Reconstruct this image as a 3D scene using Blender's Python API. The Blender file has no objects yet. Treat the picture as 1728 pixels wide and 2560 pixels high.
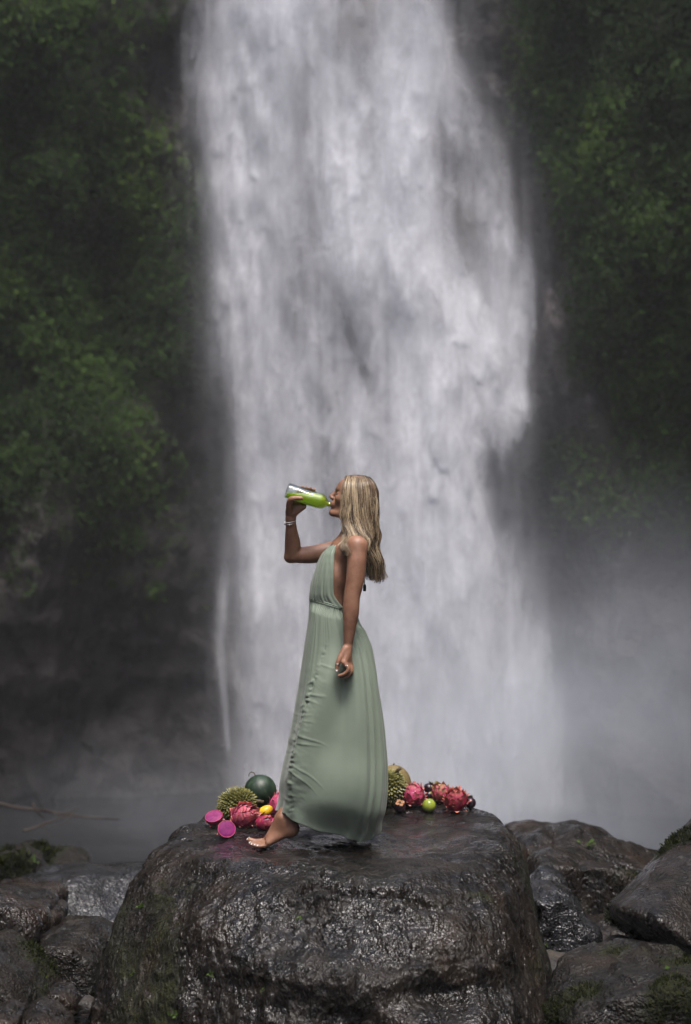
import bpy, bmesh, math, random
import numpy as np
from mathutils import Vector, Matrix

# ------------------------------------------------------------------ camera, sky, sun, exposure
sc = bpy.context.scene
col = sc.collection
rad = math.radians
FPX, CX, CY = 3850.0, 864.0, 1280.0
CAM = np.array([0.0, -7.0, 1.35])
PITCH = math.atan(87.5 / FPX)
cam_d = bpy.data.cameras.new('camera'); cam = bpy.data.objects.new('camera', cam_d); col.objects.link(cam)
cam.location = CAM; cam.rotation_euler = (rad(90) + PITCH, 0, 0)
cam_d.sensor_fit = 'VERTICAL'; cam_d.sensor_height = 36.0; cam_d.sensor_width = 24.3
cam_d.lens = FPX / 2560 * 36.0
cam_d.clip_start = 0.1; cam_d.clip_end = 400
cam_d.dof.use_dof = True; cam_d.dof.focus_distance = 6.98; cam_d.dof.aperture_fstop = 1.8
sc.camera = cam

SUN_EL, SUN_AZ = rad(69), rad(170)          # azimuth clockwise from +Y
world = bpy.data.worlds.new('World'); sc.world = world; world.use_nodes = True
wn = world.node_tree; wn.nodes.clear()
sky = wn.nodes.new('ShaderNodeTexSky'); sky.sky_type = 'NISHITA'; sky.sun_disc = False
sky.sun_elevation = SUN_EL; sky.sun_rotation = SUN_AZ
sky.air_density = 0.9; sky.dust_density = 6.0; sky.ozone_density = 1.0; sky.altitude = 300
bg = wn.nodes.new('ShaderNodeBackground'); bg.inputs['Strength'].default_value = 0.10
wo = wn.nodes.new('ShaderNodeOutputWorld')
wn.links.new(sky.outputs[0], bg.inputs[0]); wn.links.new(bg.outputs[0], wo.inputs[0])
sun_d = bpy.data.lights.new('sun', 'SUN'); sun_d.energy = 1.5; sun_d.angle = rad(20); sun_d.color = (1.0, 0.97, 0.94)
sun = bpy.data.objects.new('sun', sun_d); col.objects.link(sun)
sdir = Vector((math.cos(SUN_EL) * math.sin(SUN_AZ), math.cos(SUN_EL) * math.cos(SUN_AZ), math.sin(SUN_EL)))
sun.rotation_euler = sdir.to_track_quat('Z', 'Y').to_euler(); sun.location = (0, 0, 30)
sc.view_settings.view_transform = 'Standard'; sc.view_settings.look = 'None'
sc.view_settings.gamma = 1.0; sc.view_settings.use_curve_mapping = False
sc.view_settings.exposure = 1.36
cy = sc.cycles if hasattr(sc, 'cycles') else None
sc.render.engine = 'CYCLES'
cy = sc.cycles
cy.use_denoising = True
cy.use_adaptive_sampling = True; cy.adaptive_threshold = 0.02; cy.adaptive_min_samples = 16
cy.volume_step_rate = 2.5; cy.volume_max_steps = 64
cy.max_bounces = 5; cy.diffuse_bounces = 2; cy.glossy_bounces = 2; cy.transmission_bounces = 6
cy.volume_bounces = 1; cy.transparent_max_bounces = 24
cy.caustics_reflective = False; cy.caustics_refractive = False
cy.sample_clamp_indirect = 4.0

random.seed(4); RNG = np.random.default_rng(7)

# ------------------------------------------------------------------ helpers
def P(px, py, Y):
    """world point at depth plane Y seen towards a pixel of the photograph"""
    c, s = math.cos(PITCH), math.sin(PITCH)
    a, b = (px - CX) / FPX, (CY - py) / FPX
    d = np.array([a, c - b * s, s + b * c])
    return CAM + d * ((Y - CAM[1]) / d[1])

def _h(ix, iy, iz, seed):
    n = (ix * 374761393 + iy * 668265263 + iz * 1442695041 + seed * 974634599) & 0xFFFFFFFF
    n = ((n ^ (n >> 13)) * 1274126177) & 0xFFFFFFFF
    n = ((n ^ (n >> 16)) * 2246822519) & 0xFFFFFFFF
    return ((n ^ (n >> 15)) & 0xFFFFFF) / float(0x1000000)

def vnoise(p, seed=0):
    p = np.asarray(p, dtype=np.float64)
    f = np.floor(p); i = f.astype(np.int64) + 100000; t = p - f
    t = t * t * t * (t * (t * 6 - 15) + 10)
    r = 0
    for dx in (0, 1):
        wx = t[..., 0] if dx else 1 - t[..., 0]
        for dy in (0, 1):
            wy = t[..., 1] if dy else 1 - t[..., 1]
            for dz in (0, 1):
                wz = t[..., 2] if dz else 1 - t[..., 2]
                r = r + wx * wy * wz * _h(i[..., 0] + dx, i[..., 1] + dy, i[..., 2] + dz, seed)
    return r * 2 - 1

def fbm(p, oct=4, seed=0, lac=2.03, gain=0.5):
    p = np.asarray(p, dtype=np.float64); a, s = 1.0, 0.0
    for k in range(oct):
        s = s + a * vnoise(p, seed + k * 17); p = p * lac + 3.7; a *= gain
    return s

def ridged(p, oct=4, seed=0):
    p = np.asarray(p, dtype=np.float64); a, s = 1.0, 0.0
    for k in range(oct):
        s = s + a * (1 - 2 * np.abs(vnoise(p, seed + k * 13))); p = p * 2.07 + 1.3; a *= 0.5
    return s

def sstep(a, b, x):
    t = np.clip((np.asarray(x, dtype=np.float64) - a) / (b - a), 0, 1); return t * t * (3 - 2 * t)

def mk_mesh(name, v, f, smooth=True):
    """mesh from numpy vertices and faces (arrays of quads / triangles, or a list of such)"""
    me = bpy.data.meshes.new(name)
    v = np.asarray(v, dtype=np.float32).reshape(-1, 3)
    fl = f if isinstance(f, list) else [f]
    fl = [np.asarray(a, dtype=np.int32) for a in fl if len(a)]
    idx = np.concatenate([a.ravel() for a in fl])
    tot = np.concatenate([np.full(len(a), a.shape[1], dtype=np.int32) for a in fl])
    st = np.concatenate([[0], np.cumsum(tot)[:-1]]).astype(np.int32)
    me.vertices.add(len(v)); me.vertices.foreach_set('co', v.ravel())
    me.loops.add(len(idx)); me.loops.foreach_set('vertex_index', idx)
    me.polygons.add(len(tot)); me.polygons.foreach_set('loop_start', st); me.polygons.foreach_set('loop_total', tot)
    me.polygons.foreach_set('use_smooth', np.full(len(tot), smooth, dtype=bool))
    me.update(calc_edges=True); me.validate()
    return me

def fattr(me, name, vals):
    a = me.attributes.new(name, 'FLOAT', 'POINT'); a.data.foreach_set('value', np.asarray(vals, dtype=np.float32))

def link(name, me, mat=None, parent=None, loc=None, kind=None):
    o = bpy.data.objects.new(name, me); col.objects.link(o)
    if mat is not None:
        for m in (mat if isinstance(mat, (list, tuple)) else [mat]):
            if len(me.materials) == 0 or isinstance(mat, (list, tuple)): me.materials.append(m)
    if parent is not None: o.parent = parent
    if loc is not None: o.location = loc
    if kind: o['kind'] = kind
    return o

def tag(o, label, cat, group=None, kind=None):
    if label: o['label'] = label
    if cat: o['category'] = cat
    if group: o['group'] = group
    if kind: o['kind'] = kind
    return o

def thing(name, loc, label, cat, group=None, rot=(0, 0, 0)):
    o = bpy.data.objects.new(name, None); col.objects.link(o); o.location = loc; o.rotation_euler = rot
    o.empty_display_size = 0.05
    return tag(o, label, cat, group)

def grid_faces(nu, nv, close_u=False):
    i = np.arange(nu if close_u else nu - 1); j = np.arange(nv - 1)
    I, J = np.meshgrid(i, j, indexing='ij'); I2 = (I + 1) % nu
    return np.stack([I * nv + J, I2 * nv + J, I2 * nv + J + 1, I * nv + J + 1], -1).reshape(-1, 4)

def tube(path, r, n=8, cap=True):
    """closed tube along a path; r scalar or per point. returns v, faces(list)"""
    p = np.asarray(path, dtype=float); m = len(p); r = np.broadcast_to(np.asarray(r, dtype=float), (m,))
    t = np.gradient(p, axis=0); t /= np.linalg.norm(t, axis=1)[:, None] + 1e-12
    ref = np.array([0, 0, 1.0]) if abs(t[0, 2]) < 0.9 else np.array([1.0, 0, 0])
    V = []
    for k in range(m):
        a = np.cross(t[k], ref); a /= np.linalg.norm(a) + 1e-12; b = np.cross(t[k], a); ref = np.cross(a, t[k])
        an = np.arange(n) * 2 * math.pi / n
        V.append(p[k] + r[k] * (np.cos(an)[:, None] * a + np.sin(an)[:, None] * b))
    V = np.concatenate(V)
    k = np.arange(m - 1)[:, None]; j = np.arange(n)[None]; j2 = (j + 1) % n
    F = np.stack([k * n + j, k * n + j2, (k + 1) * n + j2, (k + 1) * n + j], -1).reshape(-1, 4)
    fl = [F]
    if cap:
        V = np.concatenate([V, p[:1], p[-1:]]); a, b = m * n, m * n + 1
        jj = np.arange(n); jn = (jj + 1) % n
        fl.append(np.concatenate([np.stack([jn, jj, np.full(n, a)], -1), np.stack([(m - 1) * n + jj, (m - 1) * n + jn, np.full(n, b)], -1)]))
    return V, fl

def merge(parts):
    """join (v, faces-list) pieces"""
    V, Q, T, o = [], [], [], 0
    for v, fl in parts:
        for f in (fl if isinstance(fl, list) else [fl]):
            f = np.asarray(f)
            (Q if f.shape[1] == 4 else T).append(f + o)
        V.append(v); o += len(v)
    out = []
    if Q: out.append(np.concatenate(Q))
    if T: out.append(np.concatenate(T))
    return np.concatenate(V), out

def revolve(profile, n=32):
    """profile list of (r, z); poles allowed at r=0"""
    pr = np.asarray(profile, dtype=float); m = len(pr)
    an = np.arange(n) * 2 * math.pi / n
    V = np.stack([np.outer(np.cos(an), pr[:, 0]), np.outer(np.sin(an), pr[:, 0]), np.broadcast_to(pr[:, 1], (n, m))], -1).reshape(-1, 3)
    return V, [grid_faces(n, m, True)]

def catmull(pts, n):
    p = np.asarray(pts, dtype=float); m = len(p)
    t = np.linspace(0, m - 1, n); i = np.clip(t.astype(int), 0, m - 2); f = (t - i)[:, None]
    g = lambda k: p[np.clip(k, 0, m - 1)]
    a, b, c, d = g(i - 1), g(i), g(i + 1), g(i + 2)
    return 0.5 * (2 * b + (c - a) * f + (2 * a - 5 * b + 4 * c - d) * f ** 2 + (3 * b - a - 3 * c + d) * f ** 3)

# ------------------------------------------------------------------ materials
class NT:
    def __init__(s, name):
        s.m = bpy.data.materials.new(name); s.m.use_nodes = True; s.t = s.m.node_tree; s.t.nodes.clear()
        s.out = s.t.nodes.new('ShaderNodeOutputMaterial')
    def n(s, typ, ins=None, **props):
        nd = s.t.nodes.new('ShaderNode' + typ)
        for k, v in props.items(): setattr(nd, k, v)
        for k, v in (ins or {}).items():
            so = nd.inputs[k]
            if isinstance(v, bpy.types.NodeSocket): s.t.links.new(v, so)
            else: so.default_value = v
        return nd
    def obj(s): return s.n('TexCoord').outputs['Object']
    def noise(s, vec, scale, detail=4, rough=0.55, dist=0.0):
        return s.n('TexNoise', {'Vector': vec, 'Scale': scale, 'Detail': detail, 'Roughness': rough, 'Distortion': dist}).outputs[0]
    def map(s, vec, scale=(1, 1, 1), rot=(0, 0, 0), loc=(0, 0, 0)):
        return s.n('Mapping', {'Vector': vec, 'Scale': scale, 'Rotation': rot, 'Location': loc}).outputs[0]
    def mr(s, x, a, b, c=0.0, d=1.0, smooth=True):
        return s.n('MapRange', {'Value': x, 'From Min': a, 'From Max': b, 'To Min': c, 'To Max': d}, interpolation_type='SMOOTHSTEP' if smooth else 'LINEAR').outputs[0]
    def math(s, op, a, b=0.0): return s.n('Math', {0: a, 1: b}, operation=op).outputs[0]
    def mix(s, f, a, b):
        nd = s.n('Mix', data_type='RGBA')
        for k, v in ((0, f), (6, a), (7, b)):
            if isinstance(v, bpy.types.NodeSocket): s.t.links.new(v, nd.inputs[k])
            else: nd.inputs[k].default_value = v if k == 0 else (*v, 1)
        return nd.outputs[2]
    def bump(s, h, strength, dist, normal=None):
        ins = {'Height': h, 'Strength': strength, 'Distance': dist}
        if normal is not None: ins['Normal'] = normal
        return s.n('Bump', ins).outputs[0]
    def attr(s, name): return s.n('Attribute', attribute_name=name).outputs['Fac']
    def bsdf(s, **k):
        nd = s.n('BsdfPrincipled')
        for key, v in k.items():
            so = nd.inputs[key.replace('_', ' ')]
            if isinstance(v, bpy.types.NodeSocket): s.t.links.new(v, so)
            else: so.default_value = (*v, 1) if isinstance(v, tuple) and len(v) == 3 and so.type == 'RGBA' else v
        return nd.outputs[0]
    def done(s, surf=None, vol=None):
        if surf is not None: s.t.links.new(surf, s.out.inputs[0])
        if vol is not None: s.t.links.new(vol, s.out.inputs[1])
        return s.m

def simple(name, c, rough=0.5, bump=0.0, bscale=60, var=0.25, spec=0.5, vscale=12, **k):
    t = NT(name); o = t.obj()
    f = t.noise(o, vscale, 4)
    cc = t.mix(t.mr(f, 0.3, 0.7), tuple(x * (1 - var) for x in c), tuple(min(1, x * (1 + var)) for x in c))
    a = dict(Base_Color=cc, Roughness=rough, **{'Specular_IOR_Level': spec}); a.update(k)
    if bump: a['Normal'] = t.bump(t.noise(o, bscale, 3), bump, 0.004)
    return t.done(t.bsdf(**a))

def rock_mat(name, c1, c2, moss=0.35, gloss=(0.2, 0.45), bumpk=1.0, mscale=1.6, coat=0.25, seed=0.0, stretch=1.0):
    t = NT(name); o = t.map(t.obj(), loc=(seed, seed * 1.7, seed * 0.6))
    os = t.map(o, scale=(1, 1, stretch))
    big = t.noise(o, 2.3, 5, 0.6); mid = t.noise(o, 11, 5, 0.65, 0.4); fine = t.noise(os, 46, 2, 0.5, 0.4)
    micro = t.noise(os, 105, 1, 0.5)
    c = t.mix(t.mr(mid, 0.35, 0.68), c1, c2)
    c = t.mix(t.mr(big, 0.5, 0.75), c, tuple(x * f for x, f in zip(c2, (1.35, 1.1, 0.85))))
    c = t.mix(t.mr(t.noise(o, 240, 2), 0.62, 0.72, 0, 0.5), c, tuple(x * 2.0 for x in c2))
    geo = t.n('NewGeometry')
    ma = t.attr('moss')
    mn = t.math('ADD', t.math('MULTIPLY', t.noise(o, mscale * 2.2, 6, 0.68), 1.0), t.math('MULTIPLY', ma, 0.35))
    mm = t.mr(mn, 0.74 - moss * 0.5, 1.02 - moss * 0.5)
    mc = t.mix(t.mr(fine, 0.3, 0.7), (0.004, 0.005, 0.0015), (0.016, 0.018, 0.004))
    c = t.mix(t.math('MULTIPLY', mm, 0.85), c, mc)
    wet = t.mr(t.noise(o, 3.4, 5, 0.62, 0.6), 0.38, 0.60)
    r = t.math('ADD', t.mr(t.noise(o, 6.5, 4), 0.3, 0.7, gloss[0], gloss[1]), t.mr(wet, 0, 1, 0.26, 0.0))
    r = t.n('Mix', {0: mm, 2: r, 3: 0.9}).outputs[0]
    worn = t.mr(t.n('SeparateXYZ', {0: geo.outputs['True Normal']}).outputs[2], 0.72, 0.95, 1.0, 0.5)
    nrm = t.bump(mid, 0.4 * bumpk, 0.035)
    nrm = t.bump(fine, t.math('MULTIPLY', worn, 1.0 * bumpk), 0.020, nrm)
    nrm = t.bump(micro, t.math('MULTIPLY', worn, 0.9 * bumpk), 0.007, nrm)
    ct = t.math('MULTIPLY', t.n('Mix', {0: mm, 2: coat, 3: 0.0}).outputs[0], t.mr(wet, 0, 1, 0.12, 1.0))
    return t.done(t.bsdf(Base_Color=c, Roughness=r, Specular_IOR_Level=0.22, Normal=nrm, Coat_Weight=ct, Coat_Roughness=0.07, Coat_IOR=1.33, Coat_Normal=nrm))

def leaf_mat(name, dark, mid, light):
    t = NT(name); a = t.attr('tone')
    c = t.mix(t.mr(a, 0.0, 0.6), dark, mid); c = t.mix(t.mr(a, 0.6, 1.0), c, light)
    d = t.bsdf(Base_Color=c, Roughness=0.7, Specular_IOR_Level=0.12)
    tr = t.n('BsdfTranslucent', {'Color': c}).outputs[0]
    return t.done(t.n('MixShader', {0: 0.25, 1: d, 2: tr}).outputs[0])

# ------------------------------------------------------------------ the setting: ground, pond, cliff
POND = -2.65
M_ground = rock_mat('gravel soil', (0.018, 0.015, 0.013), (0.042, 0.036, 0.031), moss=0.1, gloss=(0.35, 0.6), bumpk=1.2, coat=0.1)
def build_ground():
    n = 150
    xs = np.sign(np.linspace(-1, 1, n)) * np.abs(np.linspace(-1, 1, n)) ** 2.2 * 60
    ys = np.sign(np.linspace(-1, 1, n)) * np.abs(np.linspace(-1, 1, n)) ** 2.2 * 60
    X, Y = np.meshgrid(xs, ys, indexing='ij')
    base = np.interp(Y, [-60, -32, -17, -9, -2.2, -0.3, 1.5, 4.5, 7, 60], [14, 11, -1.1, -0.9, -0.56, -0.64, -1.3, -2.55, -3.4, -3.4])  # unseen hill added behind the camera to block low sky light
    p = np.stack([X, Y, X * 0], -1)
    Z = base + 0.10 * fbm(p * 1.4, 4, 3) * np.clip(1.5 - np.hypot(X, Y) / 40, 0.3, 1) + 0.02 * fbm(p * 9, 3, 9)
    me = mk_mesh('ground', np.stack([X, Y, Z], -1).reshape(-1, 3), grid_faces(n, n)[:, ::-1] if False else grid_faces(n, n))
    fattr(me, 'moss', np.zeros(n * n))
    return link('ground', me, M_ground, kind='structure')
build_ground()

def build_pond():
    t = NT('pond water'); o = t.obj()
    h = t.math('ADD', t.noise(t.map(o, scale=(1, 1.6, 1)), 1.6, 4, 0.6), t.math('MULTIPLY', t.noise(o, 7, 3), 0.35))
    nr = t.bump(h, 0.35, 0.25)
    foam = t.mr(t.n('VectorMath', {0: t.map(o, loc=(-0.6, -14.5, 0), scale=(0.8, 1, 1))}, operation='LENGTH').outputs['Value'], 1.0, 5.5, 1, 0)
    foam = t.mr(t.math('ADD', foam, t.math('MULTIPLY', t.noise(o, 3, 6, 0.7), 0.7)), 0.75, 1.25)
    b = t.bsdf(Base_Color=t.mix(foam, (0.006, 0.007, 0.008), (0.6, 0.63, 0.66)), Roughness=t.mr(foam, 0, 1, 0.16, 0.8), Normal=nr)
    n = 90; xs = np.linspace(-14, 14, n); ys = np.linspace(3.0, 19.5, n); X, Y = np.meshgrid(xs, ys, indexing='ij')
    p = np.stack([X, Y, X * 0], -1)
    Z = POND + 0.03 * fbm(p * 0.9, 3, 5) * sstep(3, 10, Y)
    return link('pond_water', mk_mesh('pond_water', np.stack([X, Y, Z], -1).reshape(-1, 3), grid_faces(n, n)), t.done(b), kind='structure')
build_pond()

CR, CY0 = 10.4, 7.0
def cliff_base(a, z):
    """horseshoe wall; a = arc length from the fall, z = height"""
    ang = np.clip(a / CR, -1.75, 1.75); ex = a - ang * CR
    x = CR * np.sin(ang) + ex * np.cos(1.75) * np.sign(ang) * np.sign(ex) * 0
    y = CY0 + CR * np.cos(ang)
    x = x + np.abs(ex) * np.sign(a) * 0.12; y = y - np.abs(ex)
    nx, ny = -np.sin(ang), -np.cos(ang)
    return x, y, nx, ny
def cliff_point(a, z):
    x, y, nx, ny = cliff_base(a, z)
    p = np.stack([x * 0.22, y * 0.22, z * 0.13], -1)
    d = 0.75 * fbm(p, 3, 21) + 0.35 * ridged(np.stack([a * 0.55, z * 0.16, a * 0], -1), 3, 5) + 0.16 * fbm(np.stack([a, z * 0.8, a * 0], -1) * 1.3, 4, 8)
    d = d + 0.06 * fbm(np.stack([a, z, a * 0], -1) * 4.1, 3, 14)
    d = d - 1.1 * np.exp(-((a - 0.6) / 2.4) ** 2)                       # the chute behind the fall
    d = d + 0.9 * sstep(2.2, 4.5, a) + 0.5 * sstep(2.0, 4.5, -a)          # shoulders either side
    d = d + 0.05 * (z - 4) * sstep(0, 3, np.abs(a - 0.5)) - 1.0 * sstep(1.5, -2.4, z) * sstep(1.0, 3.0, -a)
    return np.stack([x + nx * d, y + ny * d, z], -1)
def veg_mask(a, z):
    """how thickly leaves cover the wall (world metres)"""
    nz = fbm(np.stack([a * 0.5, z * 0.35, a * 0], -1), 4, 33)
    left = sstep(-1.7, -3.4, a) * sstep(0.2, 3.6, z + 0.25 * (a + 3.5)) * (0.95 + 0.8 * nz)
    right = sstep(3.0, 3.9, a + 0.35 * np.sin(z * 0.9) + 0.05 * (z - 4)) * sstep(1.0, 3.6, z) * (0.95 + 0.8 * nz)
    bare = np.exp(-((a - 3.2) / 0.7) ** 2 - ((z - 5.6) / 1.6) ** 2) + np.exp(-((a - 3.4) / 0.45) ** 2 - ((z - 3.7) / 0.6) ** 2)
    return np.clip(np.maximum(left, right) - bare * 0.8, 0, 1)
def build_cliff():
    na, nz = 420, 190
    a = np.concatenate([np.linspace(-42, -9, 60, endpoint=False), np.linspace(-9, 9, 300, endpoint=False), np.linspace(9, 42, 60)])
    z = np.linspace(-3.5, 15.5, nz); A, Z = np.meshgrid(a, z, indexing='ij')
    V = cliff_point(A, Z)
    t = NT('wet cliff rock'); o = t.obj()
    c = t.mix(t.mr(t.noise(o, 0.7, 6, 0.65), 0.35, 0.7), (0.010, 0.008, 0.007), (0.034, 0.027, 0.023))
    c = t.mix(t.mr(t.noise(t.map(o, scale=(1, 1, 0.3)), 2.2, 5, 0.6), 0.5, 0.75), c, (0.024, 0.019, 0.015))
    c = t.mix(t.math('MULTIPLY', t.attr('pale'), 0.9), c, (0.33, 0.28, 0.27))
    c = t.mix(t.math('MULTIPLY', t.attr('veg'), t.mr(t.noise(o, 3.5, 5, 0.7), 0.3, 0.6)), c, (0.012, 0.022, 0.004))
    nr = t.bump(t.noise(o, 2.6, 6, 0.65), 0.9, 0.25); nr = t.bump(t.noise(o, 14, 4, 0.65), 0.7, 0.06, nr)
    m = t.done(t.bsdf(Base_Color=c, Roughness=t.mr(t.noise(o, 3, 4), 0.3, 0.7, 0.35, 0.65), Normal=nr))
    me = mk_mesh('cliff', V.reshape(-1, 3), grid_faces(na, nz)[:, ::-1])
    fattr(me, 'veg', veg_mask(A, Z).ravel())
    pale = np.zeros_like(A)
    for a0, z0, wa, wz in ((3.3, 5.05, 0.13, 0.28), (3.45, 4.75, 0.1, 0.22), (4.05, 3.5, 0.06, 0.1), (-3.3, 5.0, 0.08, 0.2), (-3.15, 5.25, 0.06, 0.12), (-3.9, 6.6, 0.07, 0.2)):
        pale += np.exp(-((A - a0 - 0.2 * (Z - z0)) / wa) ** 2 - ((Z - z0) / wz) ** 2)
    fattr(me, 'pale', np.clip(pale * (0.6 + 0.8 * fbm(V * 5, 3, 2)), 0, 1).ravel())
    return link('cliff', me, m, kind='structure')
build_cliff()

def leaf_cloud(pos, nor, size, tone, droop=0.5):
    """many folded six-corner leaves as one mesh; arrays of positions, outward normals, sizes"""
    n = len(pos)
    nor = nor + RNG.normal(0, 0.45, (n, 3)); nor /= np.linalg.norm(nor, axis=1)[:, None]
    tip = RNG.normal(0, 0.6, (n, 3)); tip[:, 2] -= droop
    tip -= (tip * nor).sum(1)[:, None] * nor; tip /= np.linalg.norm(tip, axis=1)[:, None] + 1e-9
    sd = np.cross(nor, tip); s = size[:, None]
    rib = pos; V = np.stack([rib, rib + s * (0.45 * tip + 0.36 * sd + 0.10 * nor), rib + s * (0.80 * tip + 0.22 * sd + 0.04 * nor),
                             rib + s * (1.05 * tip - 0.12 * nor), rib + s * (0.80 * tip - 0.22 * sd + 0.04 * nor), rib + s * (0.45 * tip - 0.36 * sd + 0.10 * nor)], 1)
    b = np.arange(n)[:, None] * 6
    F = np.concatenate([b + np.array([[0, 1, 2, 3]]), b + np.array([[0, 3, 4, 5]])])
    return V.reshape(-1, 3), F, np.repeat(tone, 6)

M_leaf = leaf_mat('creeper leaf', (0.012, 0.025, 0.005), (0.034, 0.066, 0.012), (0.085, 0.130, 0.027))
def build_foliage(name, amin, amax, label_seed):
    nc = int(1500 * (amax - amin))
    rg = np.random.default_rng(label_seed)
    a = rg.uniform(amin, amax, nc); z = rg.uniform(-1.5, 13.0, nc)
    keep = rg.random(nc) < veg_mask(a, z) * 1.6
    a, z = a[keep], z[keep]
    c = cliff_point(a, z); _, _, nx, ny = cliff_base(a, z)
    N = np.stack([nx, ny, np.full_like(nx, 0.55)], -1); N /= np.linalg.norm(N, axis=1)[:, None]
    k = 20
    big = rg.uniform(0.07, 0.30, len(a)); tb = np.clip(0.34 + 0.38 * fbm(np.stack([a, z, a * 0], -1) * 0.7, 3, 77) + rg.normal(0, 0.08, len(a)), 0, 1)
    d = rg.normal(0, 1, (len(a), k, 3)); d /= np.linalg.norm(d, axis=2)[:, :, None]
    d = d + N[:, None] * 0.75; d *= rg.uniform(0.55, 1.0, (len(a), k, 1)) * big[:, None, None]
    d[:, :, 2] *= 1.1
    pos = (c[:, None] + d).reshape(-1, 3); nor = np.repeat(N, k, 0) + d.reshape(-1, 3) * 1.2
    size = (rg.uniform(0.040, 0.085, pos.shape[0]) * np.repeat(0.8 + 0.6 * (rg.random(len(a)) < 0.18), k))
    tone = np.clip(np.repeat(tb, k) + rg.normal(0, 0.16, len(pos)), 0, 1)
    V, F, T = leaf_cloud(pos, nor, size, tone)
    me = mk_mesh(name, V, F, smooth=False); fattr(me, 'tone', T)
    o = link(name, me, M_leaf, kind='stuff'); return o
tag(build_foliage('creeper_foliage', -11.5, -1.2, 11), 'dense green creeper leaves hanging on the cliff left of the waterfall', 'foliage')
tag(build_foliage('creeper_foliage', 2.4, 11.0, 12), 'dense green creeper leaves hanging on the cliff right of the waterfall', 'foliage')

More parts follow.
